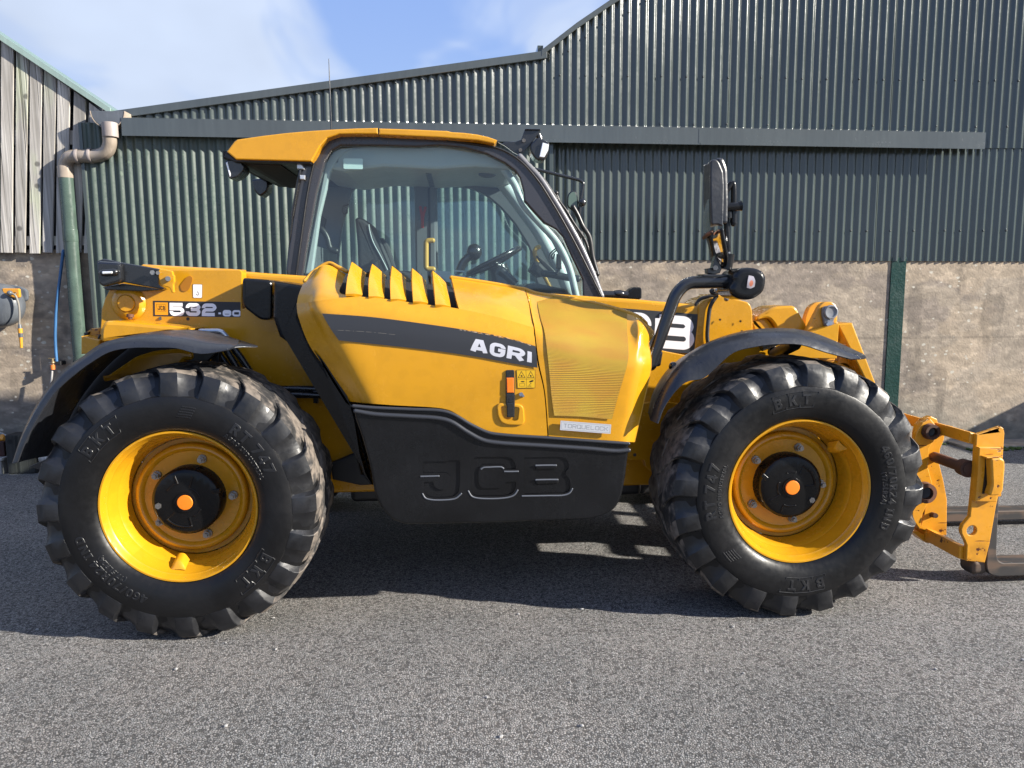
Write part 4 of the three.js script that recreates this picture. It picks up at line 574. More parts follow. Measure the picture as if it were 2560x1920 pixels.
// ---- engine cover and its louvres, front grille panel, lower black panel
{
  const rows = [
    [[.719,1.032,-.15],[.766,1.034,-.1],[.823,1.035,-.055],[.933,1.026,-.05],[1.135,1.009,-.05],[1.216,.972,-.05],[1.287,.916,-.05],[1.354,.891,-.05],[1.602,.877,-.05]],
    [[.641,1.151,-.15],[.716,1.149,-.09],[.782,1.145,-.05],[.937,1.144,-.045],[1.138,1.141,-.045],[1.219,1.129,-.045],[1.289,1.113,-.045],[1.366,1.102,-.045],[1.587,1.069,-.045]],
    [[.552,1.281,-.16],[.629,1.297,-.1],[.695,1.313,-.05],[.866,1.295,-.045],[1.115,1.264,-.045],[1.215,1.249,-.045],[1.291,1.236,-.045],[1.392,1.214,-.045],[1.559,1.198,-.045]],
    [[.505,1.409,-.17],[.572,1.419,-.11],[.635,1.426,-.055],[.834,1.411,-.05],[1.092,1.376,-.05],[1.192,1.363,-.05],[1.292,1.344,-.05],[1.393,1.323,-.05],[1.549,1.289,-.05]],
    [[.495,1.468,-.19],[.556,1.476,-.13],[.613,1.484,-.08],[.813,1.498,-.085],[1.042,1.468,-.09],[1.142,1.455,-.09],[1.216,1.444,-.09],[1.37,1.41,-.085],[1.544,1.359,-.08]]];
  const cov = part('engine_cover', [patch(rows, 56, 36, 0.016), patch([rows[4].slice(0, 4).map((p, i) => p), [[.499,1.516,-.23],[.562,1.516,-.16],[.612,1.519,-.12],[.7,1.515,-.13]], [[.513,1.571,-.3],[.569,1.578,-.24],[.621,1.582,-.24],[.689,1.562,-.26]], [[.54,1.618,-.4],[.572,1.639,-.38],[.611,1.645,-.4],[.686,1.603,-.38]]].map((r) => r), 20, 18, 0.016),
    patch([[rows[4][6], rows[4][7], rows[4][8]], [[1.203,1.491,-.17],[1.374,1.464,-.16],[1.541,1.412,-.17]], [[1.193,1.538,-.28],[1.369,1.513,-.28],[1.538,1.473,-.28]], [[1.181,1.586,-.42],[1.359,1.558,-.42],[1.533,1.528,-.42]]], 18, 18, 0.016), tube([[.513,1.57,-.3],[.54,1.618,-.4],[.603,1.655,-.42],[.649,1.636,-.4],[.693,1.615,-.38]], 0.010, { n: 30, k: 8 }), tube([[1.181,1.585,-.42],[1.359,1.558,-.42],[1.533,1.527,-.42]], 0.010, { n: 20, k: 8 })], yellow, th);
  // raised louvre blades with dark slots between them
  const tips = [[622, 116], [797, 134], [968, 153], [1143, 173], [1318, 193]], rt = [[.78,1.607,-.4],[.872,1.595,-.4],[.966,1.582,-.4],[1.061,1.569,-.4],[1.159,1.556,-.4]], rb = [[.796,1.507,-.11],[.89,1.494,-.11],[.986,1.482,-.11],[1.081,1.469,-.11],[1.18,1.453,-.11]], lb = [[.729,1.512,-.075],[.827,1.501,-.075],[.921,1.489,-.075],[1.018,1.478,-.075],[1.114,1.464,-.075]], lm = [[.722,1.587,-.2],[.816,1.577,-.2],[.911,1.565,-.2],[1.008,1.553,-.2],[1.106,1.539,-.2]], tp = [[.719,1.66,-.37],[.813,1.65,-.37],[.905,1.64,-.37],[.999,1.629,-.37],[1.094,1.617,-.37]];
  for (let i = 0; i < 5; i++) { const md = (a, b, dz) => [mix(a[0], b[0], 0.55), mix(a[1], b[1], 0.55) + 0.004, mix(a[2], b[2], 0.5) + dz]; const rm = [mix(rb[i][0], rt[i][0], 0.5), mix(rb[i][1], rt[i][1], 0.52), -0.25]; part('louvre', patch([[lb[i], md(lb[i], rb[i], 0.006), rb[i]], [lm[i], md(lm[i], rm, 0.012), rm], [tp[i], md(tp[i], rt[i], 0.012), rt[i]]], 8, 10, 0.012), yellow, th); }
  part('louvre_screen', [patch([[[.668,1.497,-.25],[.928,1.469,-.25],[1.212,1.429,-.25]], [[.648,1.607,-.54],[.906,1.572,-.54],[1.19,1.541,-.54]]], 4, 3, 0.01, { linear: true })], std([0.02, 0.02, 0.02], 0.8, { map: tex(256, 256, (u, v) => (u * 16 % 1 < 0.5 ? 1 : 0.35), true, 8, 8) }), th);
  part('dark_filler', [ext([[.572,1.393],[.697,1.035],[1.129,.984],[1.618,.848],[2.035,.811],[2.076,1.165],[1.974,1.256],[1.558,1.326],[1.19,1.377],[.657,1.425]], -0.70, -0.22, { b: 0.02 })], black, th);  // dark block added inside the cover to stop light leaking through
  // the grille panel in front of the seam
  const gr = [
    [[1.607,.876,-.05],[1.632,.873,-.05],[1.768,.86,-.05],[1.894,.848,-.05],[1.953,.842,-.055],[2.002,.834,-.08]],
    [[1.592,1.069,-.045],[1.618,1.068,-.045],[1.766,1.066,-.045],[1.925,1.063,-.045],[1.992,1.061,-.055],[2.053,1.055,-.09]],
    [[1.566,1.198,-.045],[1.607,1.197,-.045],[1.765,1.187,-.045],[1.955,1.172,-.045],[2.021,1.172,-.06],[2.078,1.17,-.1]],
    [[1.554,1.289,-.05],[1.597,1.289,-.05],[1.766,1.251,-.055],[1.967,1.225,-.055],[2.026,1.23,-.075],[2.079,1.236,-.12]],
    [[1.549,1.359,-.08],[1.59,1.348,-.08],[1.771,1.31,-.085],[1.971,1.272,-.08],[2.026,1.286,-.09],[2.074,1.282,-.14]],
    [[1.545,1.412,-.16],[1.582,1.397,-.15],[1.776,1.369,-.15],[1.977,1.326,-.13],[2.033,1.342,-.12],[2.104,1.306,-.18]],
    [[1.542,1.473,-.28],[1.582,1.452,-.26],[1.787,1.423,-.25],[1.988,1.376,-.19],[2.041,1.376,-.17],[2.122,1.329,-.24]],
    [[1.538,1.526,-.42],[1.584,1.51,-.4],[1.793,1.475,-.36],[2.006,1.418,-.28],[2.06,1.394,-.26],[2.103,1.362,-.3]]];
  part('front_cover', [patch(gr, 40, 44, 0.016), patch([gr.map((r) => r[5]), gr.map((r) => [r[5][0] - 0.01, r[5][1], r[5][2] - 0.3])], 14, 2, 0.004), tube([[1.538,1.526,-.42],[1.584,1.508,-.4],[1.793,1.474,-.36],[2.006,1.417,-.28],[2.06,1.393,-.26],[2.103,1.361,-.3]], 0.010, { n: 30, k: 8 })], yellow, th);
  const mesh = [[[1.631,.97,-.042],[1.704,.966,-.042],[1.771,.962,-.042],[1.829,.955,-.042],[1.891,.949,-.042]], [[1.618,1.069,-.042],[1.693,1.067,-.042],[1.765,1.066,-.042],[1.843,1.065,-.042],[1.921,1.064,-.042]], [[1.606,1.197,-.042],[1.682,1.194,-.042],[1.765,1.188,-.042],[1.858,1.179,-.042],[1.952,1.172,-.042]], [[1.596,1.289,-.046],[1.678,1.273,-.048],[1.766,1.251,-.051],[1.864,1.234,-.051],[1.964,1.225,-.051]], [[1.59,1.349,-.076],[1.676,1.332,-.078],[1.77,1.31,-.081],[1.869,1.286,-.078],[1.969,1.272,-.076]], [[1.582,1.397,-.146],[1.675,1.386,-.146],[1.775,1.369,-.146],[1.875,1.345,-.138],[1.975,1.326,-.126]], [[1.581,1.452,-.256],[1.683,1.44,-.25],[1.786,1.423,-.246],[1.889,1.4,-.215],[1.986,1.376,-.186]], [[1.582,1.496,-.385],[1.689,1.49,-.375],[1.792,1.47,-.35],[1.901,1.445,-.31],[2.004,1.413,-.272]]];
  const perf = tex(1024, 1024, (u, v) => { const x = u * 96, y = v * 110, o = Math.floor(y) & 1 ? 0.5 : 0, fx = ((x + o) % 1) - 0.5, fy = (y % 1) - 0.5, d = Math.hypot(fx, fy); const h = sm(0.40, 0.30, d), b = fb(u, v, 4, 14, 2, 401), k = 1; return [mix(0.97 * k, 0.30, h), mix(mix(0.78, 0.66, b) * k, 0.25, h), mix(0.12, 0.03, h)]; });
  const mg = patch(mesh.map((r) => r.map((p) => [p[0], p[1], p[2] + 0.003])), 24, 36, 0); const mm = new THREE.Mesh(mg, std([0.56, 0.60, 0.42], 0.6, { map: perf, bumpMap: perf, bumpScale: 0.001 }));
  mg.translate(-1.375, 0, 1.15); mm.name = 'grille_mesh'; mm.castShadow = mm.receiveShadow = true; mm.userData.label = 'fine perforated yellow mesh'; th.add(mm);
  // decals on the cover: the dark AGRI band, warning plate, badge
  const stripe = print(2048, 512, (c, w, h) => { c.fillStyle = '#282a2f'; c.fillRect(0, 0, w, h); c.save(); c.translate(1170, 160); c.transform(1, 0.02, -0.04, 1, 0, 0); write(c, 'AGRI', 0, 0, 250, 214, 26, 62, '#b8b9c1'); c.restore(); c.strokeStyle = 'rgba(190,180,160,.7)'; c.lineWidth = 3; c.setLineDash([60, 18, 40, 25, 8, 20]); c.beginPath(); c.moveTo(90, 290); c.lineTo(560, 285); c.stroke(); c.setLineDash([]);
    let s = 5; const r = () => (s = (s * 16807) % 2147483647) / 2147483647; for (let i = 0; i < 46; i++) { const x = 1080 + r() * 900, y = h * 0.0 + r() * 34; c.fillStyle = r() < 0.55 ? '#c98a20' : '#b9a48a'; c.beginPath(); c.ellipse(x, y, 6 + r() * 24, 2 + r() * 8, 0.1, 0, 7); c.fill(); } });
  const band = patch([[[.699,1.314,-.041],[.867,1.295,-.041],[1.115,1.264,-.041],[1.291,1.236,-.041],[1.417,1.211,-.041],[1.557,1.184,-.041]], [[.664,1.368,-.041],[.853,1.354,-.041],[1.106,1.32,-.041],[1.286,1.292,-.041],[1.423,1.265,-.041],[1.554,1.236,-.041]], [[.63,1.43,-.046],[.84,1.413,-.046],[1.092,1.378,-.046],[1.287,1.346,-.046],[1.423,1.318,-.046],[1.549,1.279,-.046]]].map((r) => r.map((p) => [p[0], p[1], p[2] + 0.002])), 40, 8, 0);
  band.translate(-1.375, 0, 1.15); const bm = new THREE.Mesh(band, std([1, 1, 1], 0.5, { map: stripe })); bm.name = 'model_band'; bm.castShadow = bm.receiveShadow = true; th.add(bm);
}
const decal = (name, c, mat, back, t = 0.0015) => { const g = quad(...c); g.translate(-1.375, 0, 1.15); const m = new THREE.Mesh(g, mat); m.name = name; m.receiveShadow = true; th.add(m); if (back) part(name + '_plate', ext(c.map((p) => [p[0], p[1]]), c[0][2] - 0.006, c[0][2] - t, { b: 0.001 }), back, th); return m; };
const flat = (t, o = {}) => std([1, 1, 1], 0.45, { map: t, ...o });
decal('model_number_decal', [[-.314,1.405,-.659],[.113,1.396,-.659],[.117,1.472,-.659],[-.31,1.482,-.659]], flat(print(1400, 240, (c, w, h) => {
  c.fillStyle = '#25262c'; c.fillRect(0, 0, w, h); c.fillStyle = '#d4900f'; c.fillRect(28, 24, 208, 196);
  c.save(); c.translate(60, 65); c.transform(1, 0, 0.12, 1, 0, 0); c.strokeStyle = '#2a1c08'; c.lineWidth = 4; c.strokeRect(-6, -10, 140, 108); c.transform(1, 0.06, 0, 1, 0, 0); write(c, 'JCB', 6, 6, 72, 34, 8, 12, '#2a1c08'); c.restore();
  write(c, '532', 262, 28, 202, 236, 22, 55, '#f0f0f6'); write(c, '-60', 1030, 128, 102, 142, 12, 32, '#f0f0f6'); })), null);
decal('hook_decal', [[-.115,1.494,-.659],[-.07,1.493,-.659],[-.065,1.562,-.659],[-.112,1.563,-.658]], flat(print(256, 384, (c, w, h) => { c.fillStyle = '#5a4632'; c.fillRect(0, 0, w, h); c.fillStyle = '#e4e2e2'; c.beginPath(); c.roundRect(8, 8, w - 16, h - 16, 26); c.fill(); c.strokeStyle = '#c9c2b4'; c.lineWidth = 5; c.beginPath(); c.arc(126, 130, 56, 0, 7); c.stroke(); c.beginPath(); c.arc(126, 130, 36, 0, 7); c.stroke(); c.strokeStyle = '#2c2a2a'; c.lineWidth = 17; c.beginPath(); c.moveTo(126, 200); c.lineTo(132, 232); c.arc(126, 268, 34, -1.2, 3.3); c.stroke(); })));
decal('boom_lettering', [[1.757,1.235,-.757],[2.519,1.17,-.757],[2.53,1.384,-.757],[1.756,1.452,-.757]], flat(print(2048, 600, (c, w, h) => { c.fillStyle = '#2b2d31'; c.fillRect(0, 0, w, h); c.save(); write(c, 'JCB', 60, 45, 505, 590, 55, 122, '#e2e0e2'); c.restore(); })));
decal('warning_decal', [[1.468,1.094,-.042],[1.547,1.094,-.042],[1.548,1.175,-.042],[1.464,1.176,-.042]], flat(print(320, 320, (c, w, h) => { c.fillStyle = '#2c2408'; c.fillRect(0, 0, w, h); c.fillStyle = '#c79d10'; c.fillRect(7, 7, 150, 150); c.fillRect(163, 7, 150, 150); c.fillRect(7, 163, 150, 150); c.fillRect(163, 163, 150, 150);
  c.strokeStyle = c.fillStyle = '#1e1806'; c.lineWidth = 9; c.lineJoin = 'round'; for (const x of [82, 238]) { c.beginPath(); c.moveTo(x, 28); c.lineTo(x + 58, 136); c.lineTo(x - 58, 136); c.closePath(); c.stroke(); c.beginPath(); c.ellipse(x, 106, 18, 14, 0.4, 0, 7); c.fill(); } c.beginPath(); c.ellipse(95, 205, 34, 11, 0, 0, 7); c.fill(); c.lineWidth = 5; c.strokeRect(40, 238, 90, 46); c.beginPath(); c.ellipse(250, 200, 42, 16, -0.3, 0, 7); c.fill(); c.fillRect(232, 232, 16, 16); c.fillRect(214, 254, 16, 16); c.strokeRect(186, 280, 60, 16); })));
decal('torque_badge', [[1.656,.906,-.03],[1.883,.884,-.03],[1.886,.926,-.03],[1.659,.948,-.03]], std([1, 1, 1], 0.35, { metalness: 0.35, map: print(1024, 200, (c, w, h) => { c.fillStyle = '#c2c4c8'; c.fillRect(0, 0, w, h); c.strokeStyle = '#8d9096'; c.lineWidth = 6; c.strokeRect(22, 22, w - 44, h - 44); write(c, 'TORQUELOCK', 62, 58, 84, 78, 14, 10, '#7d8087'); }) }), silver, 0.001);
// latch: strap with amber reflector, lower lever in its pocket, lock
part('latch_strap', [ext([[1.417,1.176],[1.455,1.176],[1.457,1.017],[1.416,1.017]], -0.055, -0.037, { b: 0.004, r: 0.008 }), ext([[1.42,1.031],[1.456,1.03],[1.454,.966],[1.421,.966]], -0.045, -0.032, { b: 0.004 }), ext([[1.418,1.069],[1.456,1.069],[1.456,1.017],[1.418,1.018]], -0.045, -0.034, { b: 0.004 })], gloss, th);
part('latch_reflector', ext([[1.42,1.142],[1.451,1.142],[1.452,1.076],[1.421,1.076]], -0.045, -0.033, { b: 0.003 }), amber, th);
parts('latch_slot', [rod([1.438,1.05,-.04], [1.437,1.051,-.032], 0.008), rod([1.438,1.04,-.04], [1.437,1.042,-.032], 0.008)], black, th);
part('latch_pocket', [ext([[1.374,1.031],[1.495,1.023],[1.502,.927],[1.42,.931],[1.392,.944],[1.379,.973]], -0.052, -0.038, { b: 0.006, bs: 3, r: 0.03, holes: [[[1.387,1.024],[1.485,1.017],[1.477,.951],[1.461,.943],[1.41,.952],[1.392,.973]]], hr: 0.02 })], yellow, th);
part('cover_lock', [rod([1.485,1.066,-.045], [1.484,1.068,-.034], 0.0095, 0.009, 16), rod([1.494,1.059,-.045], [1.493,1.062,-.03], 0.006, 0.005, 10)], steel, th);
// lower black panel with the letters pressed into it
{
  const out = [[.751,1.029],[.834,1.02],[.991,1.01],[1.137,1],[1.187,.983],[1.263,.936],[1.34,.899],[1.404,.888],[1.598,.871],[1.794,.853],[1.97,.837],[1.972,.805],[1.957,.672],[1.942,.584],[1.911,.53],[1.863,.504],[1.796,.485],[1.335,.481],[.966,.483],[.909,.503],[.865,.551],[.832,.619],[.824,.672],[.814,.751],[.78,.895],[.754,.973]];
  const z1 = -0.05, cx = [[0.9, 0], [1.19, 0], [1.492, 0]];
  const pressed = [[[1.035,.784],[1.157,.782],[1.16,.786],[1.223,.787],[1.222,.676],[1.215,.623],[1.188,.598],[1.142,.593],[1.084,.594],[1.052,.606],[1.041,.634],[1.036,.69],[1.1,.692],[1.105,.664],[1.118,.655],[1.145,.655],[1.153,.664],[1.156,.707],[1.033,.707]],
    [[1.277,.799],[1.423,.797],[1.455,.786],[1.472,.75],[1.471,.716],[1.408,.717],[1.403,.738],[1.312,.74],[1.304,.724],[1.304,.671],[1.313,.655],[1.399,.655],[1.409,.681],[1.473,.683],[1.471,.64],[1.454,.607],[1.415,.595],[1.285,.596],[1.259,.607],[1.245,.642],[1.245,.755],[1.255,.784]],
    [[1.486,.793],[1.663,.792],[1.696,.781],[1.711,.751],[1.709,.718],[1.693,.705],[1.713,.684],[1.72,.644],[1.71,.611],[1.683,.601],[1.485,.599]]];
  const islands = [[[1.547,.747],[1.639,.747],[1.649,.738],[1.644,.726],[1.636,.721],[1.547,.721]], [[1.547,.68],[1.644,.68],[1.656,.671],[1.652,.658],[1.643,.654],[1.547,.653]]];
  part('lower_panel', [ext(out, -0.10, z1, { b: 0.012, bs: 3, r: 0.05, seg: 10, holes: pressed, hr: 0.02 }), ...islands.map((p) => ext(p, -0.08, z1, { b: 0.012, r: 0.012 })), ext(out.map(([x, y]) => [1.33 + (x - 1.33) * 0.985, 0.72 + (y - 0.72) * 0.96]), -0.62, -0.09, { b: 0.03, r: 0.05 }), ext(out.map(([x, y]) => [1.33 + (x - 1.33) * 0.97, 0.70 + (y - 0.70) * 0.93]), -0.07, -0.057, { b: 0.002, r: 0.05 })], plastic, th);
  const edgeGlint = std([0.085, 0.092, 0.108], 0.5), edgeOf = (l) => tube(l, 0.0042, { n: l.length * 8, k: 6 });  // pale grey rods paint in the highlights on the lower letter edges
  for (const l of [[[1.036,.704,-.051],[1.08,.704,-.051],[1.115,.704,-.051]], [[1.042,.624,-.051],[1.054,.605,-.051],[1.084,.596,-.051],[1.142,.594,-.051],[1.188,.6,-.051],[1.214,.621,-.051]], [[1.304,.732,-.051],[1.315,.738,-.051],[1.338,.739,-.051],[1.396,.738,-.051],[1.404,.732,-.051]], [[1.409,.718,-.051],[1.442,.717,-.051],[1.469,.717,-.051]], [[1.246,.632,-.051],[1.26,.609,-.051],[1.285,.599,-.051],[1.415,.597,-.051],[1.451,.609,-.051],[1.467,.63,-.051]], [[1.55,.742,-.051],[1.598,.742,-.051],[1.641,.741,-.051]], [[1.55,.676,-.051],[1.598,.676,-.051],[1.648,.675,-.051]], [[1.488,.603,-.051],[1.598,.602,-.051],[1.68,.603,-.051],[1.703,.613,-.051],[1.715,.631,-.051]]]) part('panel_lettering_glint', edgeOf(l), edgeGlint, th);
  const top = [[.751,1.027,-.045],[.835,1.018,-.045],[.992,1.008,-.045],[1.137,.998,-.045],[1.187,.981,-.045],[1.263,.934,-.045],[1.34,.897,-.045],[1.404,.886,-.045],[1.598,.869,-.045],[1.793,.851,-.045],[1.969,.835,-.045]];
  parts('panel_rim', [tube(top, 0.008, { n: 60, k: 8 }), tube([[.759,1.005,-.046],[.834,.99,-.046],[.991,.977,-.046],[1.123,.965,-.046],[1.174,.95,-.046],[1.244,.903,-.046],[1.314,.864,-.046],[1.378,.851,-.046],[1.598,.832,-.046],[1.794,.815,-.046],[1.912,.802,-.046],[1.97,.805,-.046]], 0.0105, { n: 60, k: 8 })], phy([0.030, 0.032, 0.038], 0.35), th);  // rim coloured paler than the panel to paint in its highlight
}
// black shroud behind the engine cover and the air intake trunk
part('intake_trunk', [ext([[.174,1.573],[.18,1.59],[.317,1.578],[.305,1.386],[.253,1.386],[.177,1.448],[.169,1.483]], -0.74, -0.50, { b: 0.012, bs: 3, r: 0.03 })], plastic, th);
part('rear_shroud', [ext([[.352,1.573],[.479,1.552],[.501,1.564],[.467,1.401],[.526,1.247],[.619,1.095],[.676,.998],[.703,.975],[.782,.581],[.741,.633],[.713,.742],[.68,.914],[.661,1.038],[.619,1.106],[.54,1.18],[.366,1.312],[.34,1.404]], -0.72, -0.38, { b: 0.02, bs: 3 }), ext([[.572,1.265],[.659,1.124],[.712,1.034],[.737,1.012],[.811,.644],[.773,.692],[.747,.794],[.729,.941],[.698,1.071],[.659,1.139],[.586,1.234]], -0.4, -0.14, { b: 0.01 })], plastic, th);

// ---- cab
const NZ = -1.28, FZ = -2.22;
part('cab_frame', [ext([[.326,2.26],[.293,2.125],[.241,1.823],[.21,1.644],[.223,1.556],[.402,1.515],[1.307,1.413],[2.111,1.406],[2.071,1.483],[1.996,1.635],[1.919,1.786],[1.835,1.934],[1.766,2.048],[1.691,2.161],[1.602,2.26],[1.521,2.318],[1.44,2.35],[1.319,2.369],[1.119,2.397],[1.029,2.405],[.764,2.414],[.54,2.41],[.481,2.391],[.433,2.345],[.399,2.3],[.384,2.261]], -1.34, -1.28, { b: 0.010, bs: 3, r: 0.02, holes: [[[.301,1.596],[.339,1.79],[.404,2.086],[.456,2.261],[.498,2.323],[.551,2.352],[.762,2.352],[.988,2.348],[1.118,2.356],[1.252,2.344],[1.386,2.31],[1.494,2.258],[1.554,2.213],[1.581,2.173],[1.602,2.095],[1.608,2.042],[1.656,1.988],[1.725,1.914],[1.794,1.877],[1.835,1.833],[1.898,1.697],[1.955,1.58],[1.959,1.477],[1.655,1.506],[.807,1.553]]] })], trim, th);
part('cab_rear_post', [ext([[.322,2.267],[.273,2.029],[.216,1.639],[.249,1.625],[.28,1.895],[.345,2.162]], -1.40, -1.355, { b: 0.004 })], black, th);
part('cab_seal', [tube([[.268,1.623,-1.272],[.31,1.855,-1.272],[.352,2.085,-1.272],[.388,2.228,-1.272],[.413,2.295,-1.272],[.444,2.341,-1.272],[.488,2.384,-1.272],[.545,2.405,-1.272],[.765,2.409,-1.272],[1.029,2.399,-1.272],[1.119,2.392,-1.272],[1.319,2.363,-1.272],[1.44,2.345,-1.272],[1.521,2.312,-1.272],[1.602,2.254,-1.272],[1.69,2.155,-1.272],[1.765,2.042,-1.272],[1.834,1.928,-1.272],[1.917,1.78,-1.272],[1.995,1.629,-1.272],[2.07,1.483,-1.272]], 0.006, { n: 160, k: 6 })], black, th);
part('windscreen_edge', [tube([[1.584,2.3,-1.3],[1.645,2.237,-1.3],[1.7,2.178,-1.3],[1.782,2.057,-1.3],[1.858,1.936,-1.3],[1.936,1.8,-1.3],[2.007,1.649,-1.3],[2.075,1.483,-1.3]], 0.018, { n: 60, k: 10 })], phy([0.16, 0.16, 0.17], 0.3, { clearcoat: 0.5 }), th);
part('side_window', patch([[[.289,1.597,-1.31],[1.448,1.487,-1.31],[1.967,1.476,-1.31]], [[.333,1.791,-1.31],[1.347,1.789,-1.31],[1.903,1.705,-1.31]], [[.398,2.089,-1.31],[1.213,2.024,-1.31],[1.693,1.957,-1.31]], [[.473,2.331,-1.31],[.96,2.364,-1.31],[1.496,2.291,-1.31]]], 10, 10, 0), glass, th);
{
  const prof = [[1.582,2.296],[1.691,2.175],[1.835,1.955],[1.932,1.799],[2.003,1.649],[2.071,1.483]], n = prof.length;
  part('windscreen', grid([prof.map(([x, y]) => [x, y, -1.33]), prof.map(([x, y]) => [x + 0.05, y, -1.75]), prof.map(([x, y]) => [x, y, -2.20])], 0), glass, th);
  part('far_side_frame', [ext([[...[[.229,2.311],[.023,1.562],[.231,1.512],[1.997,1.467],[1.921,1.716],[1.746,2.043],[1.582,2.268],[1.419,2.379],[1.095,2.441],[.503,2.414]]]][0], -2.26, -2.20, { b: 0.01, holes: [[[.481,2.218],[.559,2.277],[.632,2.306],[.877,2.312],[.904,2.29],[.912,2.211],[.908,1.556],[.338,1.56],[.4,1.963]], [[1.069,2.249],[1.181,2.249],[1.311,2.234],[1.417,2.184],[1.514,2.103],[1.613,1.993],[1.712,1.838],[1.757,1.725],[1.769,1.501],[1.069,1.506]]], hr: 0.03 })], cabGrey, th);
  part('door_pillar', [ext([[.922,2.308],[1.012,2.308],[1.009,1.556],[.911,1.556]], -2.24, -2.16, { b: 0.01 }), ext([[1.02,2.275],[1.06,2.276],[1.051,1.555],[1.01,1.556]], -2.2, -2.15, { b: 0.008 })], cabGrey, th);
  part('far_window', quad([[.336,1.56,-2.23]][0], [[.913,1.556,-2.23]][0], [[.918,2.331,-2.23]][0], [[.387,2.329,-2.23]][0]), glass, th); part('far_window', ext([[1.049,1.556],[1.062,2.26],[1.311,2.245],[1.523,2.108],[1.721,1.84],[1.779,1.501]], -2.232, -2.228, { b: 0 }), glass, th);
  part('cab_floor', [box(0.25, 2.0, 0.80, 1.28, -2.26, -1.30, 0.02), ext([[.769,1.572],[1.322,1.505],[1.804,1.502],[1.885,1.39],[.765,1.399]], -2.2, -1.34, { b: 0.02 })], black, th);
  parts('cab_rear_wall', [ext([[.195,1.56],[.229,1.831],[.282,1.815],[.366,1.792],[.358,1.559]], -2.2, -1.40, { b: 0.02 }), box(0.27, 0.33, 1.2, 1.62, -2.2, -1.36, 0.02), box(0.47, 0.53, 2.26, 2.40, -2.2, -1.36, 0.01)], cabGrey, th);
  part('headliner', [ext([[.388,2.244],[.42,2.338],[.713,2.382],[1.106,2.384],[1.403,2.364],[1.581,2.248],[1.521,2.234],[1.327,2.248],[1.103,2.232],[.782,2.246],[.562,2.216]], -2.20, -1.36, { b: 0.02 })], cabPale, th);
  parts('inner_rear_post', [ext([[.303,1.625],[.393,2.029],[.449,2.268],[.498,2.334],[.546,2.357],[.606,2.355],[.524,2.295],[.474,2.215],[.404,1.962],[.344,1.624]], -1.40, -1.35, { b: 0.008 })], cabPale, th);
  part('inner_front_post', [tube([[1.486,2.298,-2.1],[1.573,2.197,-2.1],[1.669,2.071,-2.1],[1.775,1.928,-2.1],[1.864,1.768,-2.1],[1.947,1.615,-2.1],[2.005,1.468,-2.1]], 0.045, { n: 50, k: 12 })], cabPale, th); part('inner_front_post', tube([[1.487,2.252,-1.4],[1.556,2.157,-1.4],[1.611,2.035,-1.4],[1.71,1.925,-1.4],[1.816,1.807,-1.4],[1.887,1.667,-1.4],[1.938,1.476,-1.4]], 0.022, { n: 50, k: 10 }), cabPale, th);
  parts('roof_console', [ext([[.929,2.403],[1.181,2.397],[1.386,2.377],[1.415,2.298],[1.252,2.255],[1.149,2.24],[1.027,2.232],[.969,2.261]], -2.15, -1.5, { b: 0.02 }), ball([1.425,2.276,-1.6], 0.045, 1.4, 0.7, 1), ball([1.403,2.24,-1.6], 0.035, 1.6, 0.6, 1)], cabGrey, th);
  const seat = part('seat', [ext([[.58,1.965],[.597,1.974],[.636,1.965],[.664,1.94],[.677,1.901],[.694,1.855],[.731,1.772],[.778,1.649],[.776,1.569],[.609,1.57],[.59,1.65],[.589,1.808],[.585,1.887]], -1.98, -1.55, { b: 0.05, bs: 5, r: 0.04 }), ext([[.605,1.657],[.96,1.641],[.965,1.539],[.601,1.541]], -2.0, -1.54, { b: 0.04, bs: 4 }), ext([[.675,1.873],[.705,1.877],[.742,1.824],[.784,1.679],[.738,1.679]], -2.08, -1.98, { b: 0.02 })], seatFabric, th);
  part('seat_piping', tube([[.665,1.927,-1.547],[.671,1.881,-1.547],[.69,1.818,-1.547],[.73,1.74,-1.547],[.771,1.654,-1.547]], 0.004, { n: 30, k: 6 }), cabPale, th);
  parts('armrest', [ext([[.678,1.703],[.696,1.713],[.731,1.71],[.728,1.611],[.675,1.611]], -1.56, -1.44, { b: 0.02 }), tube([[.334,1.868,-1.55],[.367,1.903,-1.55],[.391,1.882,-1.55],[.408,1.847,-1.55],[.426,1.784,-1.55],[.458,1.769,-1.55]], 0.02, { n: 24, k: 8 }), tube([[.312,1.922,-1.7],[.342,1.958,-1.7],[.365,1.983,-1.7],[.355,1.922,-1.7]], 0.018, { n: 20, k: 8 })], black, th);
  part('coat_hook', tube([[.454,2.116,-2.16],[.426,2.104,-2.16],[.417,2.069,-2.16],[.429,2.053,-2.16],[.445,2.061,-2.16],[.447,2.077,-2.16]], 0.007, { n: 24, k: 6 }), black, th);
  const sc = new THREE.TorusGeometry(0.185, 0.016, 12, 48); sc.rotateX(-Math.PI / 2); sc.rotateZ(0.46); sc.translate(...[1.443,1.713,-1.75]);
  const spk = [1.449,1.701,-1.75]; part('steering_wheel', [sc, tube([[spk[0] - 0.17, spk[1] - 0.075, -1.75], [spk[0], spk[1] - 0.015, -1.75], [spk[0] + 0.165, spk[1] + 0.09, -1.75]], 0.016, { n: 16, k: 8 }), tube([[spk[0], spk[1] - 0.01, -1.58], [spk[0] + 0.01, spk[1] - 0.02, -1.75], [spk[0], spk[1] - 0.01, -1.92]], 0.016, { n: 16, k: 8 }), ball([spk[0] + 0.01, spk[1] - 0.02, -1.75], 0.05, 1, 0.6, 1)], gloss, th);
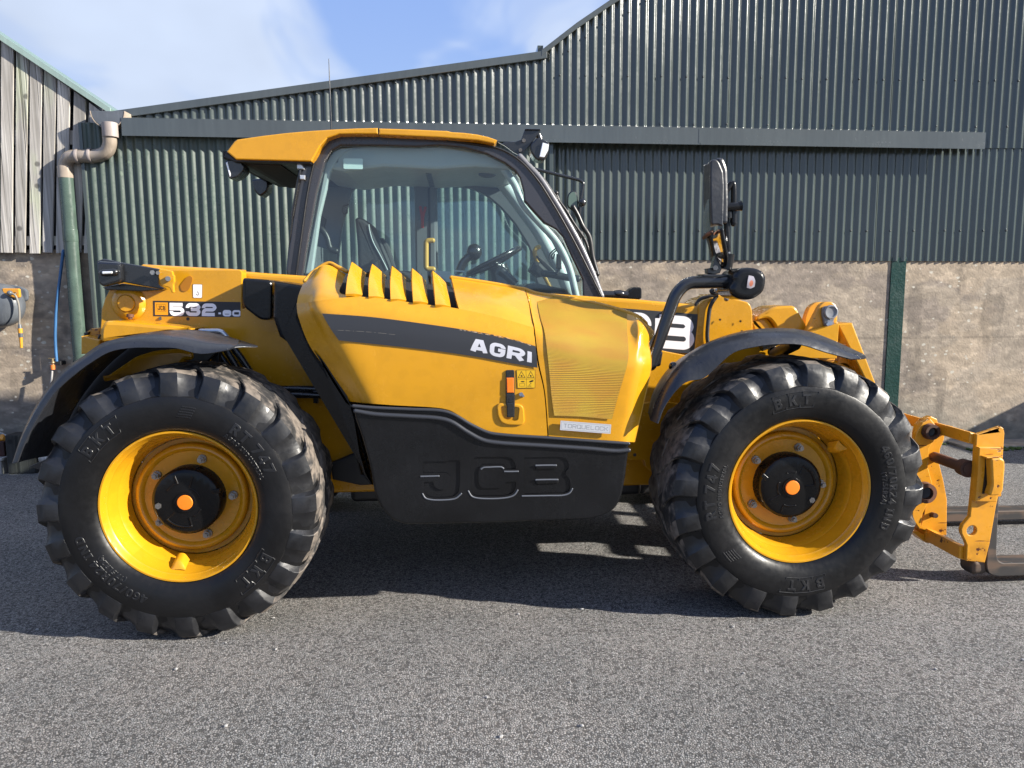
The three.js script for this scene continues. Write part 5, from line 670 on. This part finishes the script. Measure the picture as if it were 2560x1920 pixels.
  part('steering_column', [rod([1.471,1.679,-1.75], [1.523,1.505,-1.75], 0.06, 0.085), rod([1.483,1.648,-1.7], [1.581,1.558,-1.7], 0.035, 0.03), tube([[1.221,1.655,-1.8],[1.244,1.704,-1.8],[1.283,1.742,-1.8],[1.314,1.768,-1.8]], 0.026, { n: 20, k: 8 }), ball([1.318,1.772,-1.8], 0.05, 1, 1.1, 0.8)], gloss, th);
  part('dashboard', [ext([[1.611,1.535],[1.633,1.557],[1.685,1.564],[1.864,1.526],[1.909,1.489],[1.909,1.4],[1.61,1.402]], -2.15, -1.38, { b: 0.03 }), ext([[1.663,1.644],[1.693,1.703],[1.73,1.695],[1.782,1.644],[1.789,1.614],[1.722,1.6]], -1.75, -1.55, { b: 0.02 }), ext([[1.708,1.735],[1.723,1.739],[1.775,1.695],[1.834,1.636],[1.804,1.622],[1.745,1.68]], -1.64, -1.58, { b: 0.008 }), tube([[1.749,1.624,-1.5],[1.822,1.612,-1.5],[1.895,1.598,-1.5],[1.961,1.59,-1.5]], 0.022, { n: 16, k: 8 })], black, th);
  parts('phone_mount', [ext([[1.824,1.743],[1.851,1.742],[1.853,1.65],[1.822,1.651]], -1.5, -1.45, { b: 0.006 }), tube([[1.778,1.712,-1.47],[1.781,1.74,-1.47],[1.807,1.768,-1.47],[1.846,1.789,-1.47],[1.825,1.768,-1.47],[1.792,1.733,-1.47],[1.8,1.712,-1.47],[1.81,1.74,-1.47]], 0.005, { n: 50, k: 6 }), tube([[1.825,1.825,-1.47],[1.846,1.789,-1.47]], 0.009), tube([[1.839,1.651,-1.47],[1.825,1.619,-1.47]], 0.010)], black, th);
  const hn = std([0.52, 0.30, 0.05], 0.4); part('grab_handle', bent([[1.038,1.863,-2.05],[.993,1.861,-2.05],[.989,1.67,-2.05],[1.038,1.668,-2.05]], 0.018, 0.03), hn, th); part('grab_handle', tube([[1.763,1.812,-1.95],[1.743,1.801,-1.95],[1.733,1.774,-1.95],[1.747,1.731,-1.95],[1.782,1.652,-1.95],[1.846,1.53,-1.95]], 0.016, { n: 40, k: 10 }), hn, th);
  part('lanyard', [tube([[.954,2.097,-2.14],[.964,2.035,-2.14],[.967,1.964,-2.14]], 0.010), tube([[.988,2.092,-2.14],[.972,2.035,-2.14],[.965,1.964,-2.14]], 0.010)], std([0.45, 0.02, 0.02], 0.6), th);
  part('window_sticker', ext([[.564,2.287],[.664,2.286],[.669,2.281],[.667,2.23],[.663,2.226],[.563,2.227],[.557,2.231],[.557,2.28]], -1.3185, -1.3125, { b: 0 }), std([0.62, 0.75, 0.72], 0.6), th);
  parts('cab_label', [ext([[1.076,1.646],[1.166,1.638],[1.165,1.574],[1.075,1.574]], -1.56, -1.55, { b: 0 }), ext([[1.186,1.652],[1.25,1.646],[1.248,1.635],[1.185,1.641]], -1.61, -1.6, { b: 0 }), ext([[1.184,1.619],[1.257,1.613],[1.253,1.592],[1.183,1.596]], -1.61, -1.6, { b: 0 })], cabPale, th);
}
// roof in two pieces, underside, lamps, aerial
part('roof_hood', ext([[-.071,2.301],[-.044,2.335],[-.027,2.356],[-.01,2.368],[.13,2.389],[.258,2.405],[.386,2.417],[.515,2.426],[.644,2.433],[.77,2.437],[.772,2.402],[.643,2.402],[.553,2.4],[.488,2.378],[.447,2.334],[.42,2.288],[.396,2.25],[-.022,2.259]], -2.30, -1.20, { b: 0.008, bs: 3 }), yellow, th);
part('front_roof', ext([[.777,2.434],[.968,2.43],[1.164,2.423],[1.187,2.417],[1.253,2.414],[1.332,2.405],[1.397,2.391],[1.447,2.374],[1.43,2.353],[1.338,2.371],[1.121,2.386],[.776,2.399]], -2.30, -1.20, { b: 0.008, bs: 3 }), yellow, th);
part('roof_seam', ext([[.77,2.436],[.777,2.436],[.776,2.403],[.769,2.403]], -2.28, -1.21, { b: 0 }), black, th);
part('roof_underside', [ext([[-.083,2.293],[-.075,2.302],[-.027,2.261],[.392,2.251],[.386,2.241],[-.034,2.249],[-.088,2.274]], -2.28, -1.215, { b: 0.004 })], black, th);
part('roof_grille', ext([[-.116,2.278],[.052,2.236],[.209,2.237],[.212,2.3],[-.114,2.32]], -2.24, -1.28, { b: 0.004 }), std([0.03, 0.03, 0.03], 0.8, { map: tex(256, 256, (u, v) => ((u * 12 + v * 12) % 1 < 0.5 ? 1 : 0.3), true, 6, 6) }), th);
parts('rear_work_lamp', [ext([[-.1,2.251],[-.083,2.264],[-.017,2.268],[.007,2.229],[.002,2.203],[-.035,2.171],[-.074,2.159],[-.083,2.171]], -1.38, -1.25, { b: 0.012, r: 0.01 })], gloss, th);
part('work_lamp_lens', ext([[-.091,2.247],[-.081,2.254],[-.067,2.18],[-.073,2.171]], -1.30, -1.243, { b: 0.003 }), lens, th);
parts('rear_work_lamp', [ext([[-.191,2.277],[-.172,2.288],[-.102,2.291],[-.079,2.277],[-.076,2.239],[-.09,2.2],[-.131,2.171],[-.15,2.176],[-.179,2.207]], -2.28, -2.15, { b: 0.012, r: 0.02 }), rod([-.128,2.323,-2.2], [-.122,2.288,-2.2], 0.02)], gloss, th);
part('gas_strut', [rod([.326,2.251,-1.26], [.311,2.174,-1.26], 0.008), rod([.311,2.174,-1.26], [.26,1.955,-1.28], 0.010), rod([.26,1.955,-1.28], [.213,1.644,-1.3], 0.006)], gloss, th);
parts('strut_clamp', [ext([[.303,2.246],[.328,2.246],[.344,2.224],[.342,2.214],[.304,2.217]], -1.28, -1.25, { b: 0.004 }), ext([[.319,2.182],[.348,2.181],[.345,2.156],[.318,2.158]], -1.27, -1.24, { b: 0.004 })], silver, th);
part('aerial', rod([.433,2.517,-1.7], [.432,2.949,-1.7], 0.006, 0.002, 8), gloss, th);
part('lamp_bracket', [ext([[1.456,2.386],[1.483,2.378],[1.497,2.386],[1.558,2.389],[1.593,2.4],[1.617,2.462],[1.709,2.46],[1.688,2.423],[1.633,2.353],[1.585,2.31],[1.551,2.326],[1.497,2.365]], -1.34, -1.32, { b: 0.003 }), ext([[1.615,2.459],[1.707,2.458],[1.708,2.454],[1.615,2.453]], -1.42, -1.30, { b: 0.003 })], gloss, th);
parts('bracket_bolt', [rod([1.609,2.396,-1.32], [1.608,2.393,-1.305], 0.012, 0.012, 6), rod([1.59,2.341,-1.32], [1.588,2.338,-1.305], 0.012, 0.012, 6)], steel, th);
part('front_work_lamp', [ext([[1.643,2.365],[1.688,2.408],[1.759,2.376],[1.749,2.307],[1.725,2.274],[1.677,2.279],[1.647,2.32]], -1.40, -1.28, { b: 0.014, r: 0.015 }), rod([1.697,2.433,-1.34], [1.708,2.403,-1.34], 0.018)], gloss, th);
part('work_lamp_lens', ext([[1.714,2.375],[1.751,2.364],[1.747,2.331],[1.724,2.29],[1.695,2.293]], -1.285, -1.266, { b: 0.003, r: 0.006 }), lens, th);
part('mirror_arm', bent([[1.749,2.379,-2.25],[2.091,2.298,-2.25],[2.116,2.278,-2.25],[2.096,2.168,-2.25],[2.088,2.062,-2.25]], 0.012, 0.05), gloss, th);
part('far_mirror', [ext([[1.998,2.16],[2.003,2.2],[2.032,2.229],[2.058,2.225],[2.074,2.192],[2.083,2.078],[2.067,2.07],[2.033,2.087],[1.999,2.111]], -2.27, -2.25, { b: 0.008, r: 0.02 }), ball([2.105,2.141,-2.24], 0.03, 1, 1, 0.8)], gloss, th);
part('far_mirror_glass', ext([[2.006,2.155],[2.01,2.195],[2.035,2.217],[2.054,2.215],[2.066,2.187],[2.072,2.094],[2.031,2.098],[2.006,2.118]], -2.25, -2.2455, { b: 0, r: 0.015 }), std([0.09, 0.13, 0.11], 0.25), th);  // dark green colour stands in for the reflection in the mirror
parts('wiper', [tube([[1.871,2.165,-1.9],[1.919,2.066,-1.9],[1.958,2.013,-1.9],[2.013,1.928,-1.9],[2.069,1.859,-1.9],[2.109,1.743,-1.9],[2.15,1.634,-1.9],[2.179,1.5,-1.9]], 0.011, { n: 40, k: 6 }), tube([[1.775,2.249,-1.8],[1.859,2.13,-1.8],[1.928,2.041,-1.8],[1.975,1.966,-1.8],[2.045,1.868,-1.8]], 0.009, { n: 30, k: 6 }), tube([[1.982,2.069,-1.85],[2.013,2.016,-1.85],[2.045,1.947,-1.85],[2.092,1.871,-1.85],[2.117,1.733,-1.85],[2.149,1.625,-1.85]], 0.017, { n: 40, k: 6 }), tube([[1.943,2.046,-1.85],[1.974,1.963,-1.85],[2.022,1.886,-1.85],[2.069,1.741,-1.85],[2.125,1.625,-1.85]], 0.008, { n: 30, k: 6 }), ball([2.016,1.89,-1.84], 0.03, 1.2, 1, 0.6), ball([1.875,2.165,-1.9], 0.016), ball([2.116,1.632,-1.8], 0.018)], black, th);
part('far_lamp_arm', [rod([2.239,1.482,-2.2], [2.435,1.48,-2.2], 0.03, 0.028), ball([2.366,1.489,-2.2], 0.035, 1.6, 0.8, 1)], gloss, th);
part('far_mirror', [ext([[2.426,1.472],[2.451,1.518],[2.485,1.537],[2.54,1.534],[2.542,1.455],[2.52,1.445],[2.435,1.451]], -2.32, -2.2, { b: 0.02, bs: 3, r: 0.02 })], plastic, th);

const rows3 = (l) => [0, 3, 6, 9].map((i) => l.slice(i, i + 3));
// ---- front mirrors on their arm
part('lamp_arm', bent([[2.095,1.179,-.16],[2.106,1.222,-.16],[2.137,1.307,-.16],[2.203,1.501,-.16],[2.255,1.553,-.16],[2.45,1.555,-.16]], 0.0285, 0.08, { n: 60, k: 16 }), gloss, th);
parts('arm_socket', [rod([2.117,1.18,-.2], [2.122,1.236,-.18], 0.033, 0.031), ext([[2.128,1.211],[2.152,1.208],[2.142,1.176],[2.12,1.181]], -0.23, -0.19, { b: 0.004 }), rod([2.441,1.559,-.16], [2.459,1.559,-.16], 0.037, 0.037, 24)], gloss, th);
part('indicator_pod', (() => { const g = [ext([[2.434,1.58],[2.457,1.609],[2.492,1.618],[2.545,1.613],[2.576,1.596],[2.588,1.57],[2.585,1.532],[2.575,1.506],[2.536,1.478],[2.497,1.472],[2.456,1.481],[2.429,1.498],[2.42,1.524],[2.437,1.55]], -0.26, -0.06, { b: 0.05, bs: 6, r: 0.04 })]; return g; })(), plastic, th);
part('indicator_lens', patch([[[2.494,1.528,-.054],[2.511,1.524,-.054],[2.529,1.532,-.054]], [[2.495,1.555,-.05],[2.513,1.553,-.05],[2.53,1.557,-.05]], [[2.502,1.582,-.056],[2.514,1.58,-.056],[2.524,1.577,-.056]]], 8, 8, 0.006), phy([0.5, 0.46, 0.46], 0.2, { clearcoat: 1, map: tex(64, 64, (u, v) => { const d = Math.hypot(u - 0.5, v - 0.4); return d < 0.22 ? [0.98, 0.62, 0.48] : [0.85, 0.85, 0.88]; }) }), th, { keepUV: true });
part('mirror_bracket', [ext([[2.335,1.612],[2.347,1.612],[2.348,1.593],[2.382,1.588],[2.408,1.595],[2.417,1.616],[2.398,1.656],[2.384,1.673],[2.376,1.638],[2.372,1.619]], -0.20, -0.16, { b: 0.004 }), ext([[2.322,1.59],[2.439,1.588],[2.44,1.574],[2.323,1.577]], -0.24, -0.14, { b: 0.004 })], gloss, th);
parts('bracket_nut', [rod([2.386,1.619,-.16], [2.378,1.618,-.135], 0.014, 0.012, 6), rod([2.448,1.563,-.1], [2.461,1.562,-.1], 0.008), rod([2.447,1.69,-.17], [2.448,1.673,-.17], 0.009)], steel, th);
part('mirror_pole', [bent([[2.452,1.664,-.18],[2.441,1.786,-.18],[2.431,1.915,-.18],[2.427,1.958,-.18],[2.463,2.007,-.18],[2.468,1.966,-.18],[2.47,1.818,-.18]], 0.0135, 0.05, { n: 70 }), rod([2.451,1.682,-.18], [2.442,1.612,-.18], 0.027, 0.027, 20), rod([2.416,1.888,-.15], [2.492,1.893,-.15], 0.020), rod([2.492,1.895,-.15], [2.478,1.893,-.15], 0.024, 0.020), rod([2.437,1.868,-.16], [2.438,1.84,-.16], 0.017, 0.017, 14), rod([2.467,1.82,-.17], [2.465,1.875,-.17], 0.0155)], plastic, th);
{
  const mir = (q) => { const g = ext(q, -0.24, -0.06, { b: 0.012, r: 0.02, bs: 3 }); return g; };
  part('mirror_shell', [ext([[2.329,2.082],[2.338,2.088],[2.356,2.086],[2.367,2.074],[2.385,2.035],[2.391,1.977],[2.392,1.898],[2.392,1.797],[2.364,1.809],[2.34,1.805],[2.332,1.906],[2.327,2.031]], -0.115, -0.09, { b: 0.008, r: 0.01 }), ext([[2.359,2.097],[2.388,2.097],[2.409,2.05],[2.417,1.917],[2.418,1.809],[2.373,1.814],[2.364,1.917]], -0.30, -0.10, { b: 0.015, r: 0.02 })], fender, th);
  part('mirror_glass', patch([[[2.351,1.783,-.14],[2.363,1.78,-.22],[2.387,1.771,-.34]], [[2.341,1.858,-.12],[2.356,1.859,-.22],[2.382,1.861,-.34]], [[2.338,1.921,-.12],[2.363,1.93,-.22],[2.386,1.94,-.34]]], 8, 8, 0.004), phy([0.16, 0.20, 0.20], 0.15, { metalness: 0.6 }), th);
  part('small_mirror', [ext([[2.357,1.779],[2.376,1.793],[2.396,1.793],[2.41,1.785],[2.418,1.738],[2.426,1.674],[2.427,1.64],[2.401,1.627],[2.394,1.653],[2.383,1.717],[2.371,1.755]], -0.27, -0.215, { b: 0.012, r: 0.02 }), tube([[2.429,1.629,-.2],[2.425,1.633,-.15],[2.415,1.662,-.11],[2.393,1.715,-.075],[2.378,1.78,-.07]], 0.010, { n: 30, k: 8 })], plastic, th);
  part('small_mirror_glass', patch(rows3([[2.43,1.632,-.205],[2.428,1.634,-.18],[2.423,1.639,-.15],[2.389,1.686,-.17],[2.399,1.684,-.135],[2.412,1.662,-.11],[2.363,1.74,-.135],[2.372,1.738,-.1],[2.388,1.711,-.075],[2.362,1.775,-.125],[2.365,1.786,-.095],[2.375,1.778,-.07]]), 10, 14, 0.004), chrome, th);
  part('mirror_lip', tube([[2.343,1.772,-.1],[2.344,1.769,-.15],[2.357,1.76,-.25]], 0.009), rusty, th);
}
parts('boom_hose', [tube([[2.555,1.216,-.735],[2.547,1.266,-.735],[2.55,1.353,-.735],[2.559,1.427,-.735],[2.574,1.458,-.735],[2.592,1.483,-.735]], 0.011, { n: 30, k: 8 }), tube([[2.475,1.441,-.72],[2.499,1.468,-.72],[2.537,1.48,-.72],[2.58,1.492,-.72],[2.605,1.501,-.72],[2.637,1.495,-.72]], 0.009, { n: 30, k: 8 }), tube([[2.553,1.52,-.68],[2.541,1.508,-.68],[2.566,1.499,-.68],[2.591,1.52,-.68],[2.572,1.514,-.68],[2.61,1.51,-.68],[2.635,1.504,-.68]], 0.010, { n: 30, k: 8 })], black, th);
parts('eye_bolt', [ball([2.634,1.469,-.7], 0.014), ball([2.568,1.514,-.66], 0.012)], steel, th);

// ---- fork carriage
{
  const fc = holder('fork_carriage', th, 'worn yellow fork carriage with scratched paint');
  const sp = (p, z0, z1, o = {}) => ext(p, z0, z1, { b: 0.004, ...o });
  const circ = (x, y, r) => Array.from({ length: 20 }, (_, i) => [x + r * Math.cos(i * Math.PI / 10), y + r * Math.sin(i * Math.PI / 10)]);
  const hole = [3.787,.301,-.28], eye = [3.902,.818,-.28];
  const near = [[3.776,.796],[3.899,.834],[3.915,.825],[3.922,.799],[3.923,.666],[3.931,.475],[3.914,.472],[3.907,.425],[3.888,.228],[3.87,.129],[3.77,.142],[3.768,.225],[3.755,.252],[3.735,.287],[3.732,.308],[3.739,.331],[3.758,.354],[3.773,.374],[3.777,.496],[3.779,.629]];
  const shift = (l, dz) => l;
  part('side_plate', [sp(near, -0.305, -0.28, { holes: [circ(hole[0], hole[1], 0.026), circ(eye[0], eye[1], 0.009)] })], yellowWorn, fc);
  part('side_plate', [sp(near, -1.50, -1.475, { holes: [circ(hole[0], hole[1], 0.026), circ(eye[0], eye[1], 0.009)] })], yellowWorn, fc);
  parts('latch_block', [sp([[3.773,.737],[3.887,.734],[3.889,.726],[3.886,.456],[3.773,.461],[3.777,.597]], -0.283, -0.25), ext([[3.805,.69],[3.858,.693],[3.877,.68],[3.882,.644],[3.881,.525],[3.866,.501],[3.809,.501],[3.822,.553]], -0.25, -0.205, { b: 0.012, r: 0.015 }), sp([[3.785,.696],[3.852,.7],[3.853,.688],[3.789,.688]], -0.26, -0.21)], yellowWorn, fc);
  part('latch_opening', [sp([[3.808,.677],[3.828,.68],[3.839,.659],[3.841,.504],[3.804,.501],[3.81,.597]], -0.25, -0.2465, { b: 0 })], black, fc);
  const link = [[3.653,.746],[3.661,.789],[3.695,.823],[3.731,.837],[3.765,.822],[3.774,.794],[3.859,.779],[3.859,.771],[3.814,.743],[3.812,.707],[3.794,.658],[3.791,.586],[3.824,.484],[3.852,.375],[3.864,.173],[3.774,.186],[3.77,.131],[3.751,.135],[3.743,.202],[3.705,.218],[3.724,.276],[3.732,.37],[3.752,.414],[3.717,.371],[3.688,.372],[3.656,.416]];
  part('hitch_plate', [sp(link, -0.62, -0.58)], yellowWorn, fc); part('hitch_plate', [sp(link, -1.20, -1.16)], yellowWorn, fc);
  part('hitch_plate', sp([[3.638,.752],[3.67,.808],[3.712,.828],[3.751,.785],[3.751,.729],[3.716,.666],[3.715,.566],[3.747,.472],[3.744,.408],[3.703,.307],[3.694,.22],[3.646,.28],[3.623,.639]], -0.585, -0.555), yellowWorn, fc);
  const bar = (p, z0, z1) => ext(p, z0, z1, { b: 0.006 });
  part('cross_bar', [bar([[3.76,.802],[3.804,.793],[3.803,.733],[3.757,.746]], -1.475, -0.305)], yellowWorn, fc); part('cross_bar', [bar([[3.747,.215],[3.793,.203],[3.798,.13],[3.748,.145]], -1.475, -0.305)], yellowWorn, fc);
  [[3.706,.762,-.55], [3.695,.43,-.55]].forEach((c, i) => part('boss', crease(lathe([[0.026 + i * 0.008, 0.0], [0.026 + i * 0.008, 0.035], [0.040 + i * 0.014, 0.035], [0.044 + i * 0.014, 0.0]].reverse(), 28), 0.5).translate(c[0], c[1], c[2]), rusty, fc));
  parts('boss_bore', [rod([3.712,.76,-.56], [3.702,.763,-.545], 0.026, 0.026, 24), rod([3.701,.428,-.56], [3.691,.432,-.545], 0.034, 0.034, 24)], black, fc);
  part('pin_bolt', rod([3.771,.293,-.58], [3.76,.303,-.53], 0.015, 0.013, 12), rusty, fc);
  part('lower_link', [sp([[3.68,.191],[3.709,.197],[3.772,.158],[3.774,.124],[3.758,.129]], -0.70, -0.60)], yellowWorn, fc);
  part('fork_shaft', [rod([3.763,.615,-.3], [3.763,.615,-.3].map((v, i) => (i === 2 ? -1.48 : v)), 0.028), rod([3.767,.614,-.305], [3.767,.614,-.305].map((v, i) => (i === 2 ? -0.36 : v)), 0.045, 0.042)], rusty, fc);
  const tine = (z0, z1) => ext([[3.905, 0.66], [3.935, 0.66], [3.952, 0.16], [3.965, 0.125], [3.99, 0.112], [5.12, 0.10], [5.12, 0.088], [5.0, 0.045], [3.965, 0.04], [3.92, 0.055], [3.905, 0.085], [3.90, 0.12]], z0, z1, { b: 0.005, r: 0.03 });
  part('fork', [tine(-0.43, -0.31), box(3.83, 3.93, 0.045, 0.13, -0.43, -0.32, 0.03)], forkSteel, fc); part('fork', [tine(-1.32, -1.20)], forkSteel, fc);
}

renderer.render(scene, camera);
